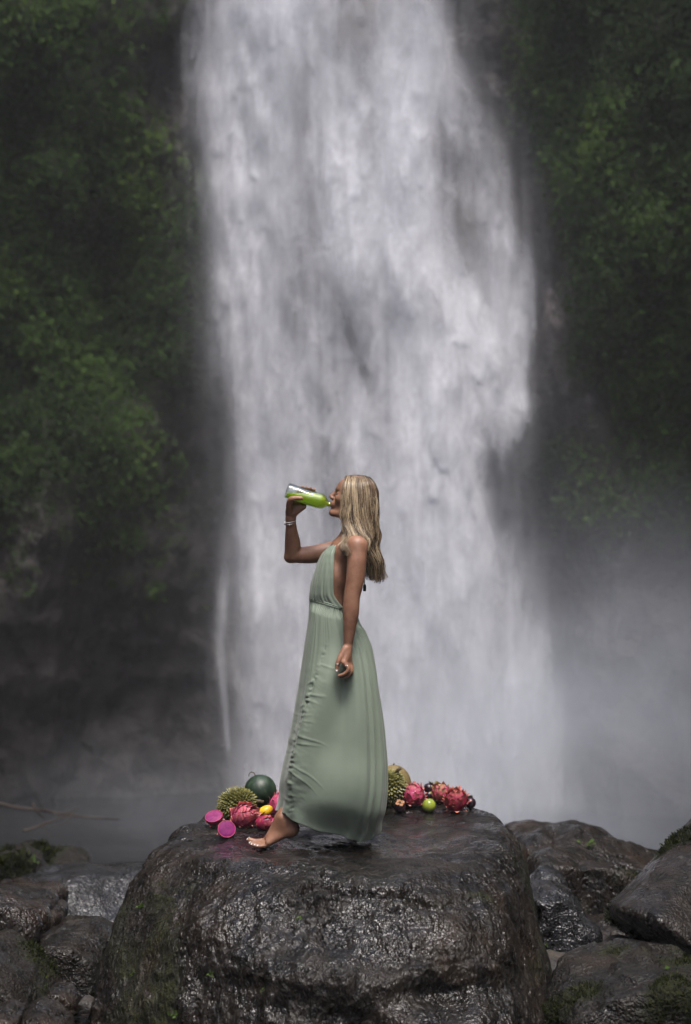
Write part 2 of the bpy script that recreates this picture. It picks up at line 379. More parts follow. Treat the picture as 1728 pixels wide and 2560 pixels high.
# ------------------------------------------------------------------ the waterfall: six sheets of falling water, one behind the other
FD = 23.0                                      # its distance from the camera
def wx(px): return (px - CX) / FPX * FD
def wz(py): return P(864, py, FD - 7)[2]
FL = np.array([(-150, 452), (0, 458), (150, 452), (400, 505), (700, 530), (880, 548), (1000, 590), (1200, 592), (1400, 585), (1700, 585), (2000, 600), (2300, 600)], float)
FR = np.array([(-150, 1075), (0, 1100), (200, 1175), (400, 1245), (700, 1325), (880, 1348), (1000, 1340), (1060, 1315), (1120, 1275), (1200, 1235), (1290, 1245), (1450, 1320), (1650, 1400), (1850, 1460), (2300, 1520)], float)
def build_waterfall():
    zt, zb = wz(-120), POND - 0.05
    xs = np.arange(wx(380), wx(1660), 0.034); zs = np.arange(zb, zt, 0.04)
    X, Z = np.meshgrid(xs, zs, indexing='ij')
    lz, lx = np.array([wz(p) for p in FL[:, 0]])[::-1], np.array([wx(p) for p in FL[:, 1]])[::-1]
    rz, rx = np.array([wz(p) for p in FR[:, 0]])[::-1], np.array([wx(p) for p in FR[:, 1]])[::-1]
    L0, R0 = np.interp(Z, lz, lx), np.interp(Z, rz, rx)
    g = lambda px, py, sx, sz, t=0.0: np.exp(-((X - wx(px) - t * (Z - wz(py))) / (sx / FPX * FD)) ** 2 - ((Z - wz(py)) / (sz / FPX * FD)) ** 2)
    # large scale thick and thin bands of the fall
    mod = (0.55 * g(575, 500, 60, 600) + 0.55 * g(1020, 480, 85, 260, -.15) + 0.65 * g(1210, 940, 90, 170, -.35) + 0.5 * g(870, 640, 75, 130) + 0.35 * g(640, 1200, 60, 500)
           + 0.4 * g(1080, 1150, 110, 260, -.2) + 0.5 * g(700, 90, 120, 160) + 0.35 * g(1040, 150, 60, 220) + 0.35 * g(960, 1500, 200, 300)
           - 0.75 * g(770, 420, 42, 330) - 0.40 * g(850, 780, 34, 200, -.35) - 0.28 * g(905, 900, 24, 190, -.4) - 0.5 * g(1000, 90, 45, 150) - 0.45 * g(1110, 420, 36, 200, -.1) - 0.6 * g(830, 1080, 42, 190) - 0.75 * g(1180, 590, 38, 110)
           - 0.4 * g(900, 120, 70, 170) - 0.45 * g(930, 300, 50, 150) - 0.9 * g(1245, 1200, 42, 130) - 0.5 * g(960, 1010, 38, 170) - 0.5 * g(745, 780, 40, 160) - 0.35 * g(800, 1400, 60, 300))
    t = NT('falling water'); o = t.obj()
    d = t.attr('thick')
    fine = t.noise(t.map(o, scale=(1, 1, 0.32)), 9.0, 6, 0.68, 0.6)
    fine2 = t.noise(t.map(o, scale=(1, 1, 0.6)), 26.0, 4, 0.7, 0.3)
    f = t.math('ADD', t.math('MULTIPLY', fine, 0.9), t.math('MULTIPLY', fine2, 0.45))
    al = t.math('MULTIPLY', d, t.mr(f, 0.42, 0.95, 0.58, 1.32, smooth=False))
    al = t.n('Clamp', {0: al}).outputs[0]
    df = t.n('BsdfDiffuse', {'Color': (0.90, 0.90, 0.93, 1), 'Roughness': 1.0, 'Normal': t.bump(fine, 0.25, 0.10)}).outputs[0]
    tl = t.n('BsdfTranslucent', {'Color': (0.80, 0.82, 0.86, 1)}).outputs[0]
    wt = t.n('MixShader', {0: 0.35, 1: df, 2: tl}).outputs[0]
    m = t.done(t.n('MixShader', {0: al, 1: t.n('BsdfTransparent').outputs[0], 2: wt}).outputs[0])
    root = bpy.data.objects.new('waterfall', None); col.objects.link(root); root.location = (0.6, FD - 7, POND); root['kind'] = 'structure'
    nL = 6
    for k in range(nL):
        rg = np.random.default_rng(50 + k)
        dep = k / (nL - 1)                                        # 0 = rearmost, 1 = nearest
        ew = 0.30 + 0.12 * rg.random()
        wob = 0.22 * fbm(np.stack([Z * 0.55, Z * 0 + k * 9, Z * 0], -1), 3, 60 + k); wob2 = 0.22 * fbm(np.stack([Z * 0.55, Z * 0 + k * 5, Z * 0 + 3], -1), 3, 80 + k)
        py_ = CY - (Z - 1.35) * FPX / FD + 87.5
        ewr = np.interp(py_, [0, 600, 820, 900, 1090, 1200, 1500, 2300], [.55, .40, .18, .10, .10, .35, .6, .9]); lip = np.exp(-((py_ - 1020) / 110) ** 2)
        tong = vnoise(np.stack([X * 4.5, Z * 0 + k * 1.3, X * 0], -1), 9) + 0.5 * vnoise(np.stack([X * 15, Z * .5, X * 0 + k], -1), 19)
        R1 = np.interp(Z + lip * (0.55 * tong), rz, rx)
        edge = sstep(L0 + wob - 0.16, L0 + wob + ew * 1.3, X) * sstep(R1 + wob2 * (1 - .7 * lip) + 0.5 * ewr, R1 + wob2 * (1 - .7 * lip) - ewr, X)
        wisp = sstep(L0 + wob - 0.7, L0 + wob + 0.5, X) * sstep(R0 + wob2 + 0.9, R0 + wob2 - 0.4, X)
        clump = np.zeros_like(X)
        ncl = 200
        pq = np.stack([X * 2.4, Z * 1.5, X * 0 + k * 3], -1)
        XW = X + 0.10 * fbm(pq, 4, 200 + k); ZW = Z + 0.26 * fbm(pq * 1.3 + 7, 4, 220 + k)
        detail = np.clip(0.34 + 0.85 * g(1210, 880, 120, 260, -.3) + 0.6 * g(880, 600, 110, 230) + 0.4 * g(1040, 300, 120, 300) + 0.35 * g(760, 950, 100, 250), 0, 1)
        for i in range(ncl):                                      # falling clumps: sharp below, trailing upwards
            zc = rg.uniform(zb + 0.3, zt); lo, hi = np.interp(zc, lz, lx), np.interp(zc, rz, rx)
            xc = rg.uniform(lo - 0.1, hi + 0.1); Ln = 0.5 + 2.3 * rg.random() ** 1.6; w = Ln * rg.uniform(0.10, 0.24); lean = rg.normal(0, 0.06) + 0.05 * (xc - 0.5)
            i0, i1 = np.searchsorted(xs, [xc - w * 2.2 - 0.5, xc + w * 2.2 + 0.5]); j0, j1 = np.searchsorted(zs, [zc - 0.6, zc + Ln + 0.4])
            if i1 <= i0 or j1 <= j0: continue
            xx, zz = XW[i0:i1, j0:j1], ZW[i0:i1, j0:j1]
            u = np.clip((zz - zc) / Ln, 0, 1); hw = w * (0.06 + u ** 0.55)
            jag = 0.12 * w * vnoise(np.stack([xx * 9, zz * 5, xx * 0 + i], -1), 7)
            s = np.exp(-((xx - xc + lean * (zz - zc) + jag) / hw) ** 2) * sstep(-0.10, 0.06, zz - zc) * np.exp(-1.6 * u) * (1 - u)
            np.maximum(clump[i0:i1, j0:j1], s * rg.uniform(0.5, 1.0), out=clump[i0:i1, j0:j1])
        n1 = fbm(np.stack([XW * 1.15, ZW * 0.27 + 7 * k, X * 0], -1), 4, 100 + k); n2 = fbm(np.stack([XW * 4.2, ZW * 1.25, X * 0 + k], -1), 4, 110 + k)
        n3 = fbm(np.stack([X * 11 + .3 * ZW, Z * 0.45, X * 0 + k], -1), 3, 120 + k)
        soft = np.interp(py_, [0, 1150, 1650, 2200], [1, 1, .45, .3])
        base = np.clip(0.33 + 0.46 * n1 + soft * 0.17 * n2 * (0.3 + detail) + soft * 0.06 * n3 + 1.0 * np.where(mod < 0, mod * np.clip(0.65 + 1.1 * n2, 0.1, 1.5), mod) * (0.55 + 0.45 * dep), 0.03, 1)
        burst = np.zeros_like(X)
        for i in range(46):                                       # broad bursts of broken water, ragged below
            zc = rg.uniform(wz(1500), zt); lo, hi = np.interp(zc, lz, lx), np.interp(zc, rz, rx); xc = rg.uniform(lo + .2, hi - .1); Ln = rg.uniform(1.0, 2.6); w = Ln * rg.uniform(.16, .34)
            u = np.clip((ZW - zc) / Ln, 0, 1); jag = 0.22 * vnoise(np.stack([XW * 5, X * 0 + i, X * 0], -1), 23)
            s = np.exp(-((XW - xc) / (w * (.25 + .75 * u ** .7))) ** 2) * sstep(-.05, .12, ZW - zc + jag) * np.exp(-2.2 * u) * (1 - u)
            np.maximum(burst, s * rg.uniform(.4, 1), out=burst)
        base = base + 0.62 * burst * soft - 0.11
        n4 = fbm(np.stack([XW * 13, ZW * 6.5, X * 0 + k], -1), 3, 140 + k)
        base = base * (1 + 0.45 * n4 * np.clip(detail * 1.3 - .35, 0, 1))
        D = edge * np.clip(base * 0.70 + 0.95 * clump * detail * np.clip(0.72 + 0.75 * mod, 0.12, 1.1), 0, 1) + 0.06 * wisp * (1 + n1) * (1 + .8 * n3)
        low = sstep(wz(1980), wz(1400), Z); D = D * (0.55 + 0.45 * low) + 0.12 * (1 - low) * edge
        # the detached streak at the lower left
        if k == nL - 2:
            cx = np.interp(Z, [wz(1920), wz(1600), wz(1100)], [wx(570), wx(548), wx(585)])
            D = np.maximum(D, 0.55 * np.exp(-((X - cx) / np.interp(Z, [wz(1900), wz(1750), wz(1300)], [0.03, 0.055, 0.14])) ** 2) * sstep(wz(1915), wz(1870), Z) * sstep(wz(1250), wz(1550), Z))
        D *= sstep(xs[0], xs[0] + 0.3, X) * sstep(xs[-1], xs[-1] - 0.3, X)
        yb = FD - 7 + 0.65 - 1.3 * dep
        bow = 0.16 * (X - 0.6) ** 2
        Y = yb + bow - 0.05 * clump - 0.18 * fbm(np.stack([X * 1.6, Z * 0.5, X * 0 + k], -1), 3, 130 + k) - 0.05 * np.clip(6 - Z, 0, 9)
        me = mk_mesh('water_sheet', np.stack([X - 0.6, Y - (FD - 7), Z - POND], -1).reshape(-1, 3), grid_faces(len(xs), len(zs))[:, ::-1])
        fattr(me, 'thick', np.clip(D, 0, 1).ravel())
        link('water_sheet', me, m, root, kind='stuff')
build_waterfall()

# spray that rises where the water lands
def build_mist(loc, size, dens, seed, name='mist'):
    bm = bmesh.new(); bmesh.ops.create_icosphere(bm, subdivisions=4, radius=1.0)
    me = bpy.data.meshes.new(name); bm.to_mesh(me); bm.free()
    t = NT('spray ' + str(seed)); o = t.obj()
    r = t.n('VectorMath', {0: o}, operation='LENGTH').outputs['Value']
    f = t.math('POWER', t.mr(r, 0.0, 1.0, 1.0, 0.0), 1.4)
    nz = t.mr(t.noise(t.map(o, loc=(seed, 0, seed)), 2.3, 4, 0.6, 0.8), 0.3, 0.7, 0.15, 1.75)
    d = t.math('MULTIPLY', t.math('MULTIPLY', f, nz), dens)
    v = t.n('VolumePrincipled', {'Color': (0.84, 0.89, 1.0, 1), 'Density': d, 'Anisotropy': 0.1}).outputs[0]
    ob = link(name, me, t.done(vol=v), loc=loc, kind='stuff'); ob.scale = size
    return ob
tag(build_mist((3.0, 12.5, -2.0), (6.0, 4.6, 5.4), 0.21, 1), 'pale blue spray drifting at the foot of the waterfall on the right', 'mist')
tag(build_mist((0.6, 15.0, 2.5), (4.6, 2.6, 11.5), 0.040, 3), 'fine spray hanging in the air round the whole height of the waterfall', 'mist')
tag(build_mist((-2.4, 13.2, -2.7), (4.0, 3.6, 2.4), 0.055, 2), 'thin grey spray over the dark water left of the waterfall', 'mist')

def build_haze():
    bm = bmesh.new(); bmesh.ops.create_cube(bm, size=1.0)
    me = bpy.data.meshes.new('haze'); bm.to_mesh(me); bm.free()
    t = NT('damp air')
    v = t.n('VolumePrincipled', {'Color': (0.92, 0.94, 0.98, 1), 'Density': 0.0011, 'Anisotropy': 0.0}).outputs[0]
    o = link('haze', me, t.done(vol=v), loc=(0, 0, (16.5 - 5.0) / 2), kind='stuff'); o.scale = (124, 124, 21.5)
    return o
build_haze()

# ------------------------------------------------------------------ boulders
def remesh_points(pts, voxel, smooth_it):
    """solid through a cloud of points -> even quads, rounded"""
    bm = bmesh.new()
    for p in pts: bm.verts.new(p)
    r = bmesh.ops.convex_hull(bm, input=bm.verts[:])
    bmesh.ops.delete(bm, geom=[g for g in r['geom_interior'] if isinstance(g, bmesh.types.BMVert)], context='VERTS')
    me = bpy.data.meshes.new('tmp'); bm.to_mesh(me); bm.free()
    o = bpy.data.objects.new('tmp', me); col.objects.link(o)
    md = o.modifiers.new('r', 'REMESH'); md.mode = 'VOXEL'; md.voxel_size = voxel
    md = o.modifiers.new('s', 'SMOOTH'); md.iterations = smooth_it; md.factor = 0.5
    dg = bpy.context.evaluated_depsgraph_get(); dg.update()
    me2 = bpy.data.meshes.new_from_object(o.evaluated_get(dg))
    bpy.data.objects.remove(o); bpy.data.meshes.remove(me)
    n = len(me2.vertices); V = np.empty(n * 3, np.float32); me2.vertices.foreach_get('co', V)
    N = np.empty(n * 3, np.float32); me2.vertices.foreach_get('normal', N)
    return me2, V.reshape(-1, 3).astype(float), N.reshape(-1, 3).astype(float)

def moss_tufts(V, N, mask, count, seed, h=0.012):
    """short blades and cushions standing on a stone"""
    rg = np.random.default_rng(seed)
    w = mask / mask.sum(); i = rg.choice(len(V), count, p=w)
    p = V[i] + rg.normal(0, 0.006, (count, 3)); nn = N[i] + rg.normal(0, 0.55, (count, 3)); nn /= np.linalg.norm(nn, axis=1)[:, None]
    up = nn + np.array([0, 0, 0.25]); sd = np.cross(nn, rg.normal(0, 1, (count, 3))); sd /= np.linalg.norm(sd, axis=1)[:, None] + 1e-9
    L = h * rg.uniform(0.5, 1.7, count)[:, None]; W = L * 0.28
    Vt = np.stack([p - sd * W, p + sd * W, p + up * L], 1).reshape(-1, 3)
    F = np.arange(count * 3).reshape(-1, 3)
    return Vt, F, np.repeat(np.clip(rg.normal(0.45, 0.25, count), 0, 1), 3)

M_moss = leaf_mat('moss', (0.004, 0.006, 0.002), (0.015, 0.019, 0.004), (0.045, 0.056, 0.010))
M_rock = rock_mat('wet basalt', (0.005, 0.0043, 0.0038), (0.021, 0.0165, 0.0135), moss=0.10, gloss=(0.12, 0.30), bumpk=1.0, coat=0.6, stretch=0.55)
M_rock_big = rock_mat('big wet basalt', (0.0045, 0.0041, 0.0038), (0.020, 0.0168, 0.0145), moss=0.16, gloss=(0.10, 0.26), bumpk=1.05, coat=1.0, stretch=0.5)
M_rock_moss = rock_mat('mossy basalt', (0.005, 0.0045, 0.004), (0.016, 0.014, 0.012), moss=0.40, gloss=(0.22, 0.4), bumpk=1.2, coat=0.28, seed=3.1)
M_rock_wet = rock_mat('streaming wet basalt', (0.007, 0.007, 0.0075), (0.024, 0.024, 0.026), moss=0.0, gloss=(0.08, 0.16), bumpk=0.8, coat=1.0, seed=5.2)
M_rock_dry = rock_mat('grey stone', (0.022, 0.020, 0.019), (0.055, 0.052, 0.05), moss=0.05, gloss=(0.4, 0.6), bumpk=0.7, coat=0.05, seed=8.3)

def boulder(label, pts, mat, voxel=0.03, smooth=6, amp=0.05, freq=1.6, seed=0, moss=0.0, field=None, mossh=0.012, group='wet boulders round the big rock', facet=0.0, mossfn=None):
    me, V, N = remesh_points(pts, voxel, smooth)
    c = V.mean(0); q = V - c
    sz = np.abs(q).max()
    d = amp * fbm(q * freq / max(sz, .2), 5, seed) + amp * 0.6 * ridged(q * freq * 1.7 / max(sz, .2), 4, seed + 5) - amp * 0.3
    if facet:                                                             # flat broken faces
        cell = q * 2.2 / sz; d = d + facet * (np.abs(vnoise(cell, seed + 50)) - 0.25)
    d = d + 0.10 * amp * fbm(q * 16, 3, seed + 9)
    V2 = V + N * d[:, None]
    if field is not None: V2 = V2 + field(V2, N)
    me.vertices.foreach_set('co', (V2 - c).astype(np.float32).ravel())
    me.polygons.foreach_set('use_smooth', np.ones(len(me.polygons), bool)); me.update()
    N2 = np.empty(len(V2) * 3, np.float32); me.vertices.foreach_get('normal', N2); N2 = N2.reshape(-1, 3)
    mn = fbm(V2 * 3.1, 4, seed + 31)
    ma = np.clip(mn * 1.2 + moss, -0.6, 1)
    if mossfn is not None: ma = np.clip(mossfn(V2, N2) + 0.9 * mn, -0.8, 1)
    fattr(me, 'moss', ma)
    me.name = 'boulder'
    o = link('boulder', me, mat, loc=c); tag(o, label, 'boulder', group)
    if moss > -0.3:
        mk = np.clip(ma - 0.35, 0, 1) ** 1.5 * (N2[:, 1] < 0.5) + 1e-9
        n = int(min(9000, 20 * mk.sum()))
        if n > 60:
            v, f, tn = moss_tufts(V2 - c, N2, mk, n, seed + 3, mossh)
            mm = mk_mesh('moss', v, f, smooth=False); fattr(mm, 'tone', tn)
            link('moss', mm, M_moss, o, kind='stuff')
    return o

def block(outline, Y, depth, front=0.82, back=0.8, drop=0.0, extra=()):
    """solid from its outline as seen, thickened towards and away from the viewer"""
    a = np.array([P(x, y, Y) for x, y in outline]); c = a.mean(0)
    f = c + (a - c) * front + np.array([0, -depth / 2, 0]); b = c + (a - c) * back + np.array([0, depth / 2, drop])
    return [tuple(p) for p in np.concatenate([a, f, b])] + [tuple(e) for e in extra]

# the big rock she walks on: outline, flat top and the bulging front
L = lambda *t: [tuple(P(*q)) for q in t]
big = L((398, 2104, .15), (330, 2190, -.05), (280, 2290, -.2), (240, 2390, -.3), (212, 2500, -.35), (195, 2640, -.4),
        (1246, 2022, .75), (1296, 2100, .4), (1318, 2180, .15), (1342, 2290, 0), (1366, 2400, -.2), (1376, 2490, -.3), (1388, 2640, -.4))
big += [(-.66, .05, .0), (-.74, .38, -.01), (-.68, .72, .02), (-.60, 1.0, .03), (-.30, 1.18, .03), (.3, 1.18, .03), (.62, 1.12, .03), (.76, .72, .02), (.74, .1, .0), (.68, -.35, -.03),
        (.42, -.72, -.06), (.1, -.74, -.03), (-.25, -.66, -.02), (-.55, -.42, -.02), (-.72, -.15, -.04),
        (.55, -1.0, -.32), (.2, -1.06, -.30), (-.2, -1.0, -.28), (-.55, -.8, -.30), (-.82, -.5, -.4),
        (.72, -1.12, -.9), (.2, -1.32, -.7), (-.3, -1.26, -.75), (-.7, -1.0, -.8), (.2, -1.45, -1.7), (-.9, -1.0, -1.7), (1.05, -1.0, -1.7), (-1.25, -.3, -1.9), (1.2, -.2, -1.9),
        (-1.0, 1.0, -1.9), (1.0, 1.6, -1.9), (0, 1.7, -1.2), (.9, 1.3, -.7), (-.9, .9, -.7)]
def big_field(V, N):
    x, y, z = V[:, 0], V[:, 1], V[:, 2]
    front = sstep(-0.35, -0.75, y) * sstep(0.0, -0.08, z)
    top = sstep(0.75, 0.95, N[:, 2])
    d = np.zeros_like(V)
    # shallow overhanging lip along the front edge, then the hollow below it
    zl = -0.10 - 0.05 * np.sin(x * 4.2 + 0.5) - 0.06 * np.clip(x - 0.25, 0, 1)
    lip = np.exp(-((z - zl) / 0.022) ** 2) * sstep(-0.25, -0.05, x) * sstep(0.62, 0.40, x)
    zc = np.interp(x, [-.22, -.15, -.02, .136, .24, .34, .42], [-.05, -.034, -.028, -.032, -.055, -.082, -.10]) + 0.012 * fbm(np.stack([x * 9, x * 0, x * 0], -1), 3, 71)
    run = sstep(-.24, -.14, x) * sstep(.44, .33, x) * sstep(-.3, -.5, y)
    d += N * (run * (-0.034 * np.exp(-((z - zc + .016) / .013) ** 2) + 0.012 * np.exp(-((z - zc - .012) / .016) ** 2)))[:, None]
    d[:, 1] += -0.07 * np.exp(-((x - .33) / .17) ** 2 - ((z + .25) / .075) ** 2) + 0.10 * np.exp(-((x - .36) / .19) ** 2 - ((z + .385) / .045) ** 2)
    d[:, 1] += front * (0.05 * np.exp(-((z + 0.22 + 0.25 * x) / 0.07) ** 2) * sstep(-.1, .2, x) - 0.05 * np.exp(-((z + 0.36 + 0.3 * x) / 0.08) ** 2))
    d[:, 1] += front * (0.085 * np.exp(-((x - .10) / .16) ** 2 - ((z + .52) / .13) ** 2) - 0.075 * np.exp(-((x - .38) / .17) ** 2 - ((z + .50) / .12) ** 2))
    d[:, 1] += front * 0.07 * np.exp(-((x - .30) / .25) ** 2 - ((z + .68) / .035) ** 2)
    d[:, 2] += top * (0.012 * fbm(V * np.array([3, 3, 0]) , 4, 6) + 0.004 * fbm(V * np.array([16, 22, 0]), 3, 8))
    s = np.stack([x * 1.0, y * 1.0, z * 0.55], -1)
    d += N * (front * (0.030 * ridged(s * 3.2, 4, 61) + 0.009 * fbm(s * 13, 3, 62) + 0.0024 * fbm(s * 34, 2, 63)))[:, None]
    # keep the standing area true
    flat = top * np.exp(-((x + .0) / .70) ** 6 - ((y - .3) / .80) ** 6)
    d[:, 2] += -z * 0.75 * flat * sstep(.16, .03, np.abs(z))
    return d
def big_moss(V, N):
    x, y, z = V[:, 0], V[:, 1], V[:, 2]
    m = -0.55 + 1.0 * sstep(-.50, -.85, x) * sstep(.02, -.12, z) + 0.95 * np.exp(-((z + .33 - .22 * (x + .35)) / .11) ** 2 - ((x + .35) / .38) ** 2)
    m = m + 0.8 * np.exp(-((x - .52) / .14) ** 2 - ((z + .07) / .05) ** 2) + 1.1 * sstep(.66, .84, x) * sstep(.05, -.05, z) + 0.7 * np.exp(-((x - .02) / .2) ** 2 - ((z + .14) / .05) ** 2)
    return np.where(N[:, 2] > .82, -0.7, m)
big_rock = boulder('huge dark wet flat-topped boulder that the woman in the green dress walks on', big, M_rock_big, voxel=0.0095, smooth=300, amp=0.026, freq=2.6, seed=2, moss=-0.30, field=big_field, mossh=0.010, group=None, mossfn=big_moss)

G = None
boulder('wide flat wet slab shining blue-grey behind the left side of the big rock', L((-60, 2225, 2.0), (30, 2190, 2.2), (160, 2158, 2.4), (335, 2146, 2.5), (430, 2150, 2.5), (0, 2262, 1.85), (150, 2340, 1.7), (300, 2440, 1.5), (430, 2470, 1.5), (-60, 2290, 1.8), (430, 2500, 3), (200, 2500, 3), (-60, 2400, 3), (160, 2200, 3.6), (430, 2200, 3.6), (-60, 2260, 3.2)), M_rock_wet, voxel=0.035, smooth=5, amp=0.045, seed=11, moss=-.8, facet=0.03)
boulder('small mossy boulder with bright green leaves at the left edge behind the wet slab', block([(-40, 2150), (10, 2135), (60, 2124), (95, 2140), (110, 2185), (60, 2215), (-40, 2240)], 4.0, 0.9), M_rock_moss, voxel=0.03, amp=0.04, seed=12, moss=0.35, mossh=.03)
boulder('low dark mossy boulder between the small leafy boulder and the wet slab', block([(85, 2150), (120, 2141), (170, 2142), (215, 2160), (215, 2200), (85, 2200)], 4.4, 0.8), M_rock_moss, voxel=0.035, amp=0.03, seed=13, moss=0.1)
boulder('dark angular flat-topped block at the left edge in front of the wet slab', block([(-60, 2228), (20, 2222), (105, 2236), (135, 2262), (118, 2345), (70, 2400), (-60, 2420)], 0.7, 0.9, front=.86, extra=L((100, 2290, .3), (-40, 2250, .2), (40, 2400, .2))), M_rock, voxel=0.018, smooth=1, amp=0.018, seed=14, moss=-.4, facet=0.05)
boulder('small dark block wedged against the right side of the angular block', block([(95, 2270), (150, 2262), (166, 2280), (160, 2312), (110, 2335), (80, 2330)], 0.75, 0.35), M_rock, voxel=0.015, smooth=3, amp=0.012, seed=15, moss=-.5)
boulder('rounded dark boulder with a mossy cap left of the big rock', block([(64, 2400), (95, 2345), (150, 2318), (215, 2318), (268, 2345), (285, 2420), (260, 2500), (120, 2490)], 0.35, 0.7), M_rock_moss, voxel=0.018, smooth=8, amp=0.02, seed=16, moss=0.0)
boulder('smooth olive brown boulder in the lower left corner', block([(-70, 2360), (-20, 2348), (20, 2380), (75, 2425), (115, 2480), (140, 2530), (60, 2560), (-70, 2580)], -0.5, 0.7, front=.9), M_rock_moss, voxel=0.018, smooth=8, amp=0.018, seed=17, moss=-0.05)
boulder('small round dark stone below the rounded mossy capped boulder', block([(118, 2478), (135, 2464), (175, 2468), (200, 2495), (200, 2530), (130, 2530)], -0.4, 0.22), M_rock, voxel=0.01, smooth=5, amp=0.008, seed=18, moss=-.5)
boulder('pebble sized brown stone right of the small round dark stone', block([(200, 2498), (215, 2492), (235, 2500), (240, 2525), (205, 2530)], -0.42, 0.12), M_rock_dry, voxel=0.007, smooth=4, amp=0.004, seed=19, moss=-.8)
boulder('upright brown stone leaning on the foot of the big rock at lower left', block([(228, 2500), (245, 2492), (262, 2515), (268, 2570), (230, 2570)], -0.45, 0.15), M_rock, voxel=0.008, smooth=3, amp=0.006, seed=20, moss=-.8)
boulder('smooth brown stone at the bottom left corner', block([(-40, 2520), (20, 2508), (60, 2530), (60, 2600), (-40, 2620)], -0.95, 0.3), M_rock, voxel=0.012, smooth=5, amp=0.01, seed=21, moss=-.5)
boulder('grey stone in the bottom edge right of the smooth brown stone', block([(55, 2530), (90, 2508), (130, 2520), (180, 2560), (190, 2610), (60, 2620)], -0.95, 0.3), M_rock, voxel=0.012, smooth=5, amp=0.01, seed=22, moss=-.6)
# right side
boulder('broad dark peaked boulder behind the right shoulder of the big rock', block([(1262, 2068), (1330, 2057), (1390, 2054), (1450, 2066), (1530, 2095), (1600, 2128), (1660, 2150), (1720, 2260), (1560, 2420), (1290, 2400)], 2.6, 2.2, front=.84, drop=-.42), M_rock, voxel=0.028, smooth=2, amp=0.045, seed=31, moss=-0.05, facet=0.09)
boulder('glossy dark boulder tucked against the right side of the big rock', block([(1300, 2200), (1380, 2196), (1420, 2215), (1455, 2270), (1475, 2330), (1460, 2400), (1400, 2440), (1310, 2420)], 0.75, 0.7, front=.86), M_rock_wet, voxel=0.018, smooth=2, amp=0.025, seed=32, moss=-.4, facet=0.06)
boulder('huge slanted wet slab rising out of the right edge', L((1755, 2035, .9), (1690, 2105, .9), (1600, 2180, .75), (1522, 2255, .6), (1515, 2300, .6), (1560, 2275, .1), (1640, 2300, -.1), (1735, 2370, -.15), (1900, 2440, -.2), (1900, 2000, .9), (1900, 1960, 1.8), (1560, 2330, 1.0), (1700, 2400, .8), (1900, 2520, .8), (1620, 2330, 1.8), (1900, 2300, 2.4)), M_rock, voxel=0.02, smooth=1, amp=0.016, seed=33, moss=-0.1, facet=0.04)
boulder('flat pale grey stone in the gap under the slanted slab', block([(1470, 2385), (1500, 2372), (1590, 2362), (1612, 2385), (1620, 2420), (1560, 2450), (1480, 2440)], 0.5, 0.5), M_rock_dry, voxel=0.014, smooth=4, amp=0.012, seed=34, moss=-.8)
boulder('flat grey brown stone between the big rock and the lower right mossy boulder', block([(1360, 2405), (1385, 2398), (1470, 2420), (1480, 2450), (1430, 2490), (1360, 2500)], 0.15, 0.5), M_rock_dry, voxel=0.014, smooth=4, amp=0.012, seed=35, moss=-.5)
boulder('low mossy dark boulder filling the lower right corner', block([(1372, 2520), (1400, 2470), (1470, 2430), (1560, 2402), (1620, 2392), (1700, 2410), (1800, 2440), (1800, 2660), (1372, 2660)], -0.55, 0.9, front=.9), M_rock_moss, voxel=0.018, smooth=5, amp=0.03, seed=36, moss=0.1, mossh=.008)
boulder('dark boulder in shadow behind the flat pale grey stone', block([(1440, 2290), (1500, 2270), (1580, 2290), (1640, 2340), (1640, 2420), (1460, 2420)], 1.6, 0.8), M_rock, voxel=0.025, smooth=4, amp=0.03, seed=37, moss=-.6)

# fallen branches at the foot of the left cliff
M_branch = simple('wet bark', (0.022, 0.012, 0.006), 0.6, 0.5)
def branch(pts, r, label, twigs=()):
    path = catmull([P(*p) for p in pts], 14); c = path[0].copy()
    path = path + 0.02 * fbm(path * 3, 2, 4)[:, None]
    o = thing('branch', c, label, 'branch', 'fallen branches under the left cliff')
    v, f = tube(path - c, np.linspace(r, r * 0.35, 14), 7); link('limb', mk_mesh('limb', v, f), M_branch, o)
    for tw in twigs:
        tp = catmull([P(*p) for p in tw], 8); v, f = tube(tp - c, np.linspace(r * 0.5, r * 0.2, 8), 6); link('twig', mk_mesh('twig', v, f), M_branch, o)
branch([(-20, 2010, 9), (110, 2028, 9.2), (250, 2045, 9.4), (300, 2050, 9.2)], 0.018, 'long thin brown branch lying level under the left cliff', [[(110, 2028, 9.2), (95, 2000, 9), (80, 1985, 8.8)], [(180, 2036, 9.2), (160, 2060, 9), (120, 2070, 8.8)]])
branch([(85, 2005, 8.4), (100, 2025, 8.4), (118, 2045, 8.5)], 0.016, 'short orange brown branch sticking up across the long branch', [[(100, 2025, 8.4), (130, 2030, 8.3), (155, 2044, 8.3)]])
branch([(60, 2075, 8.0), (105, 2062, 8.1), (160, 2040, 8.3), (200, 2015, 8.5)], 0.014, 'crooked brown branch nearest the water under the left cliff', [[(105, 2062, 8.1), (120, 2085, 8), (135, 2092, 7.9)]])

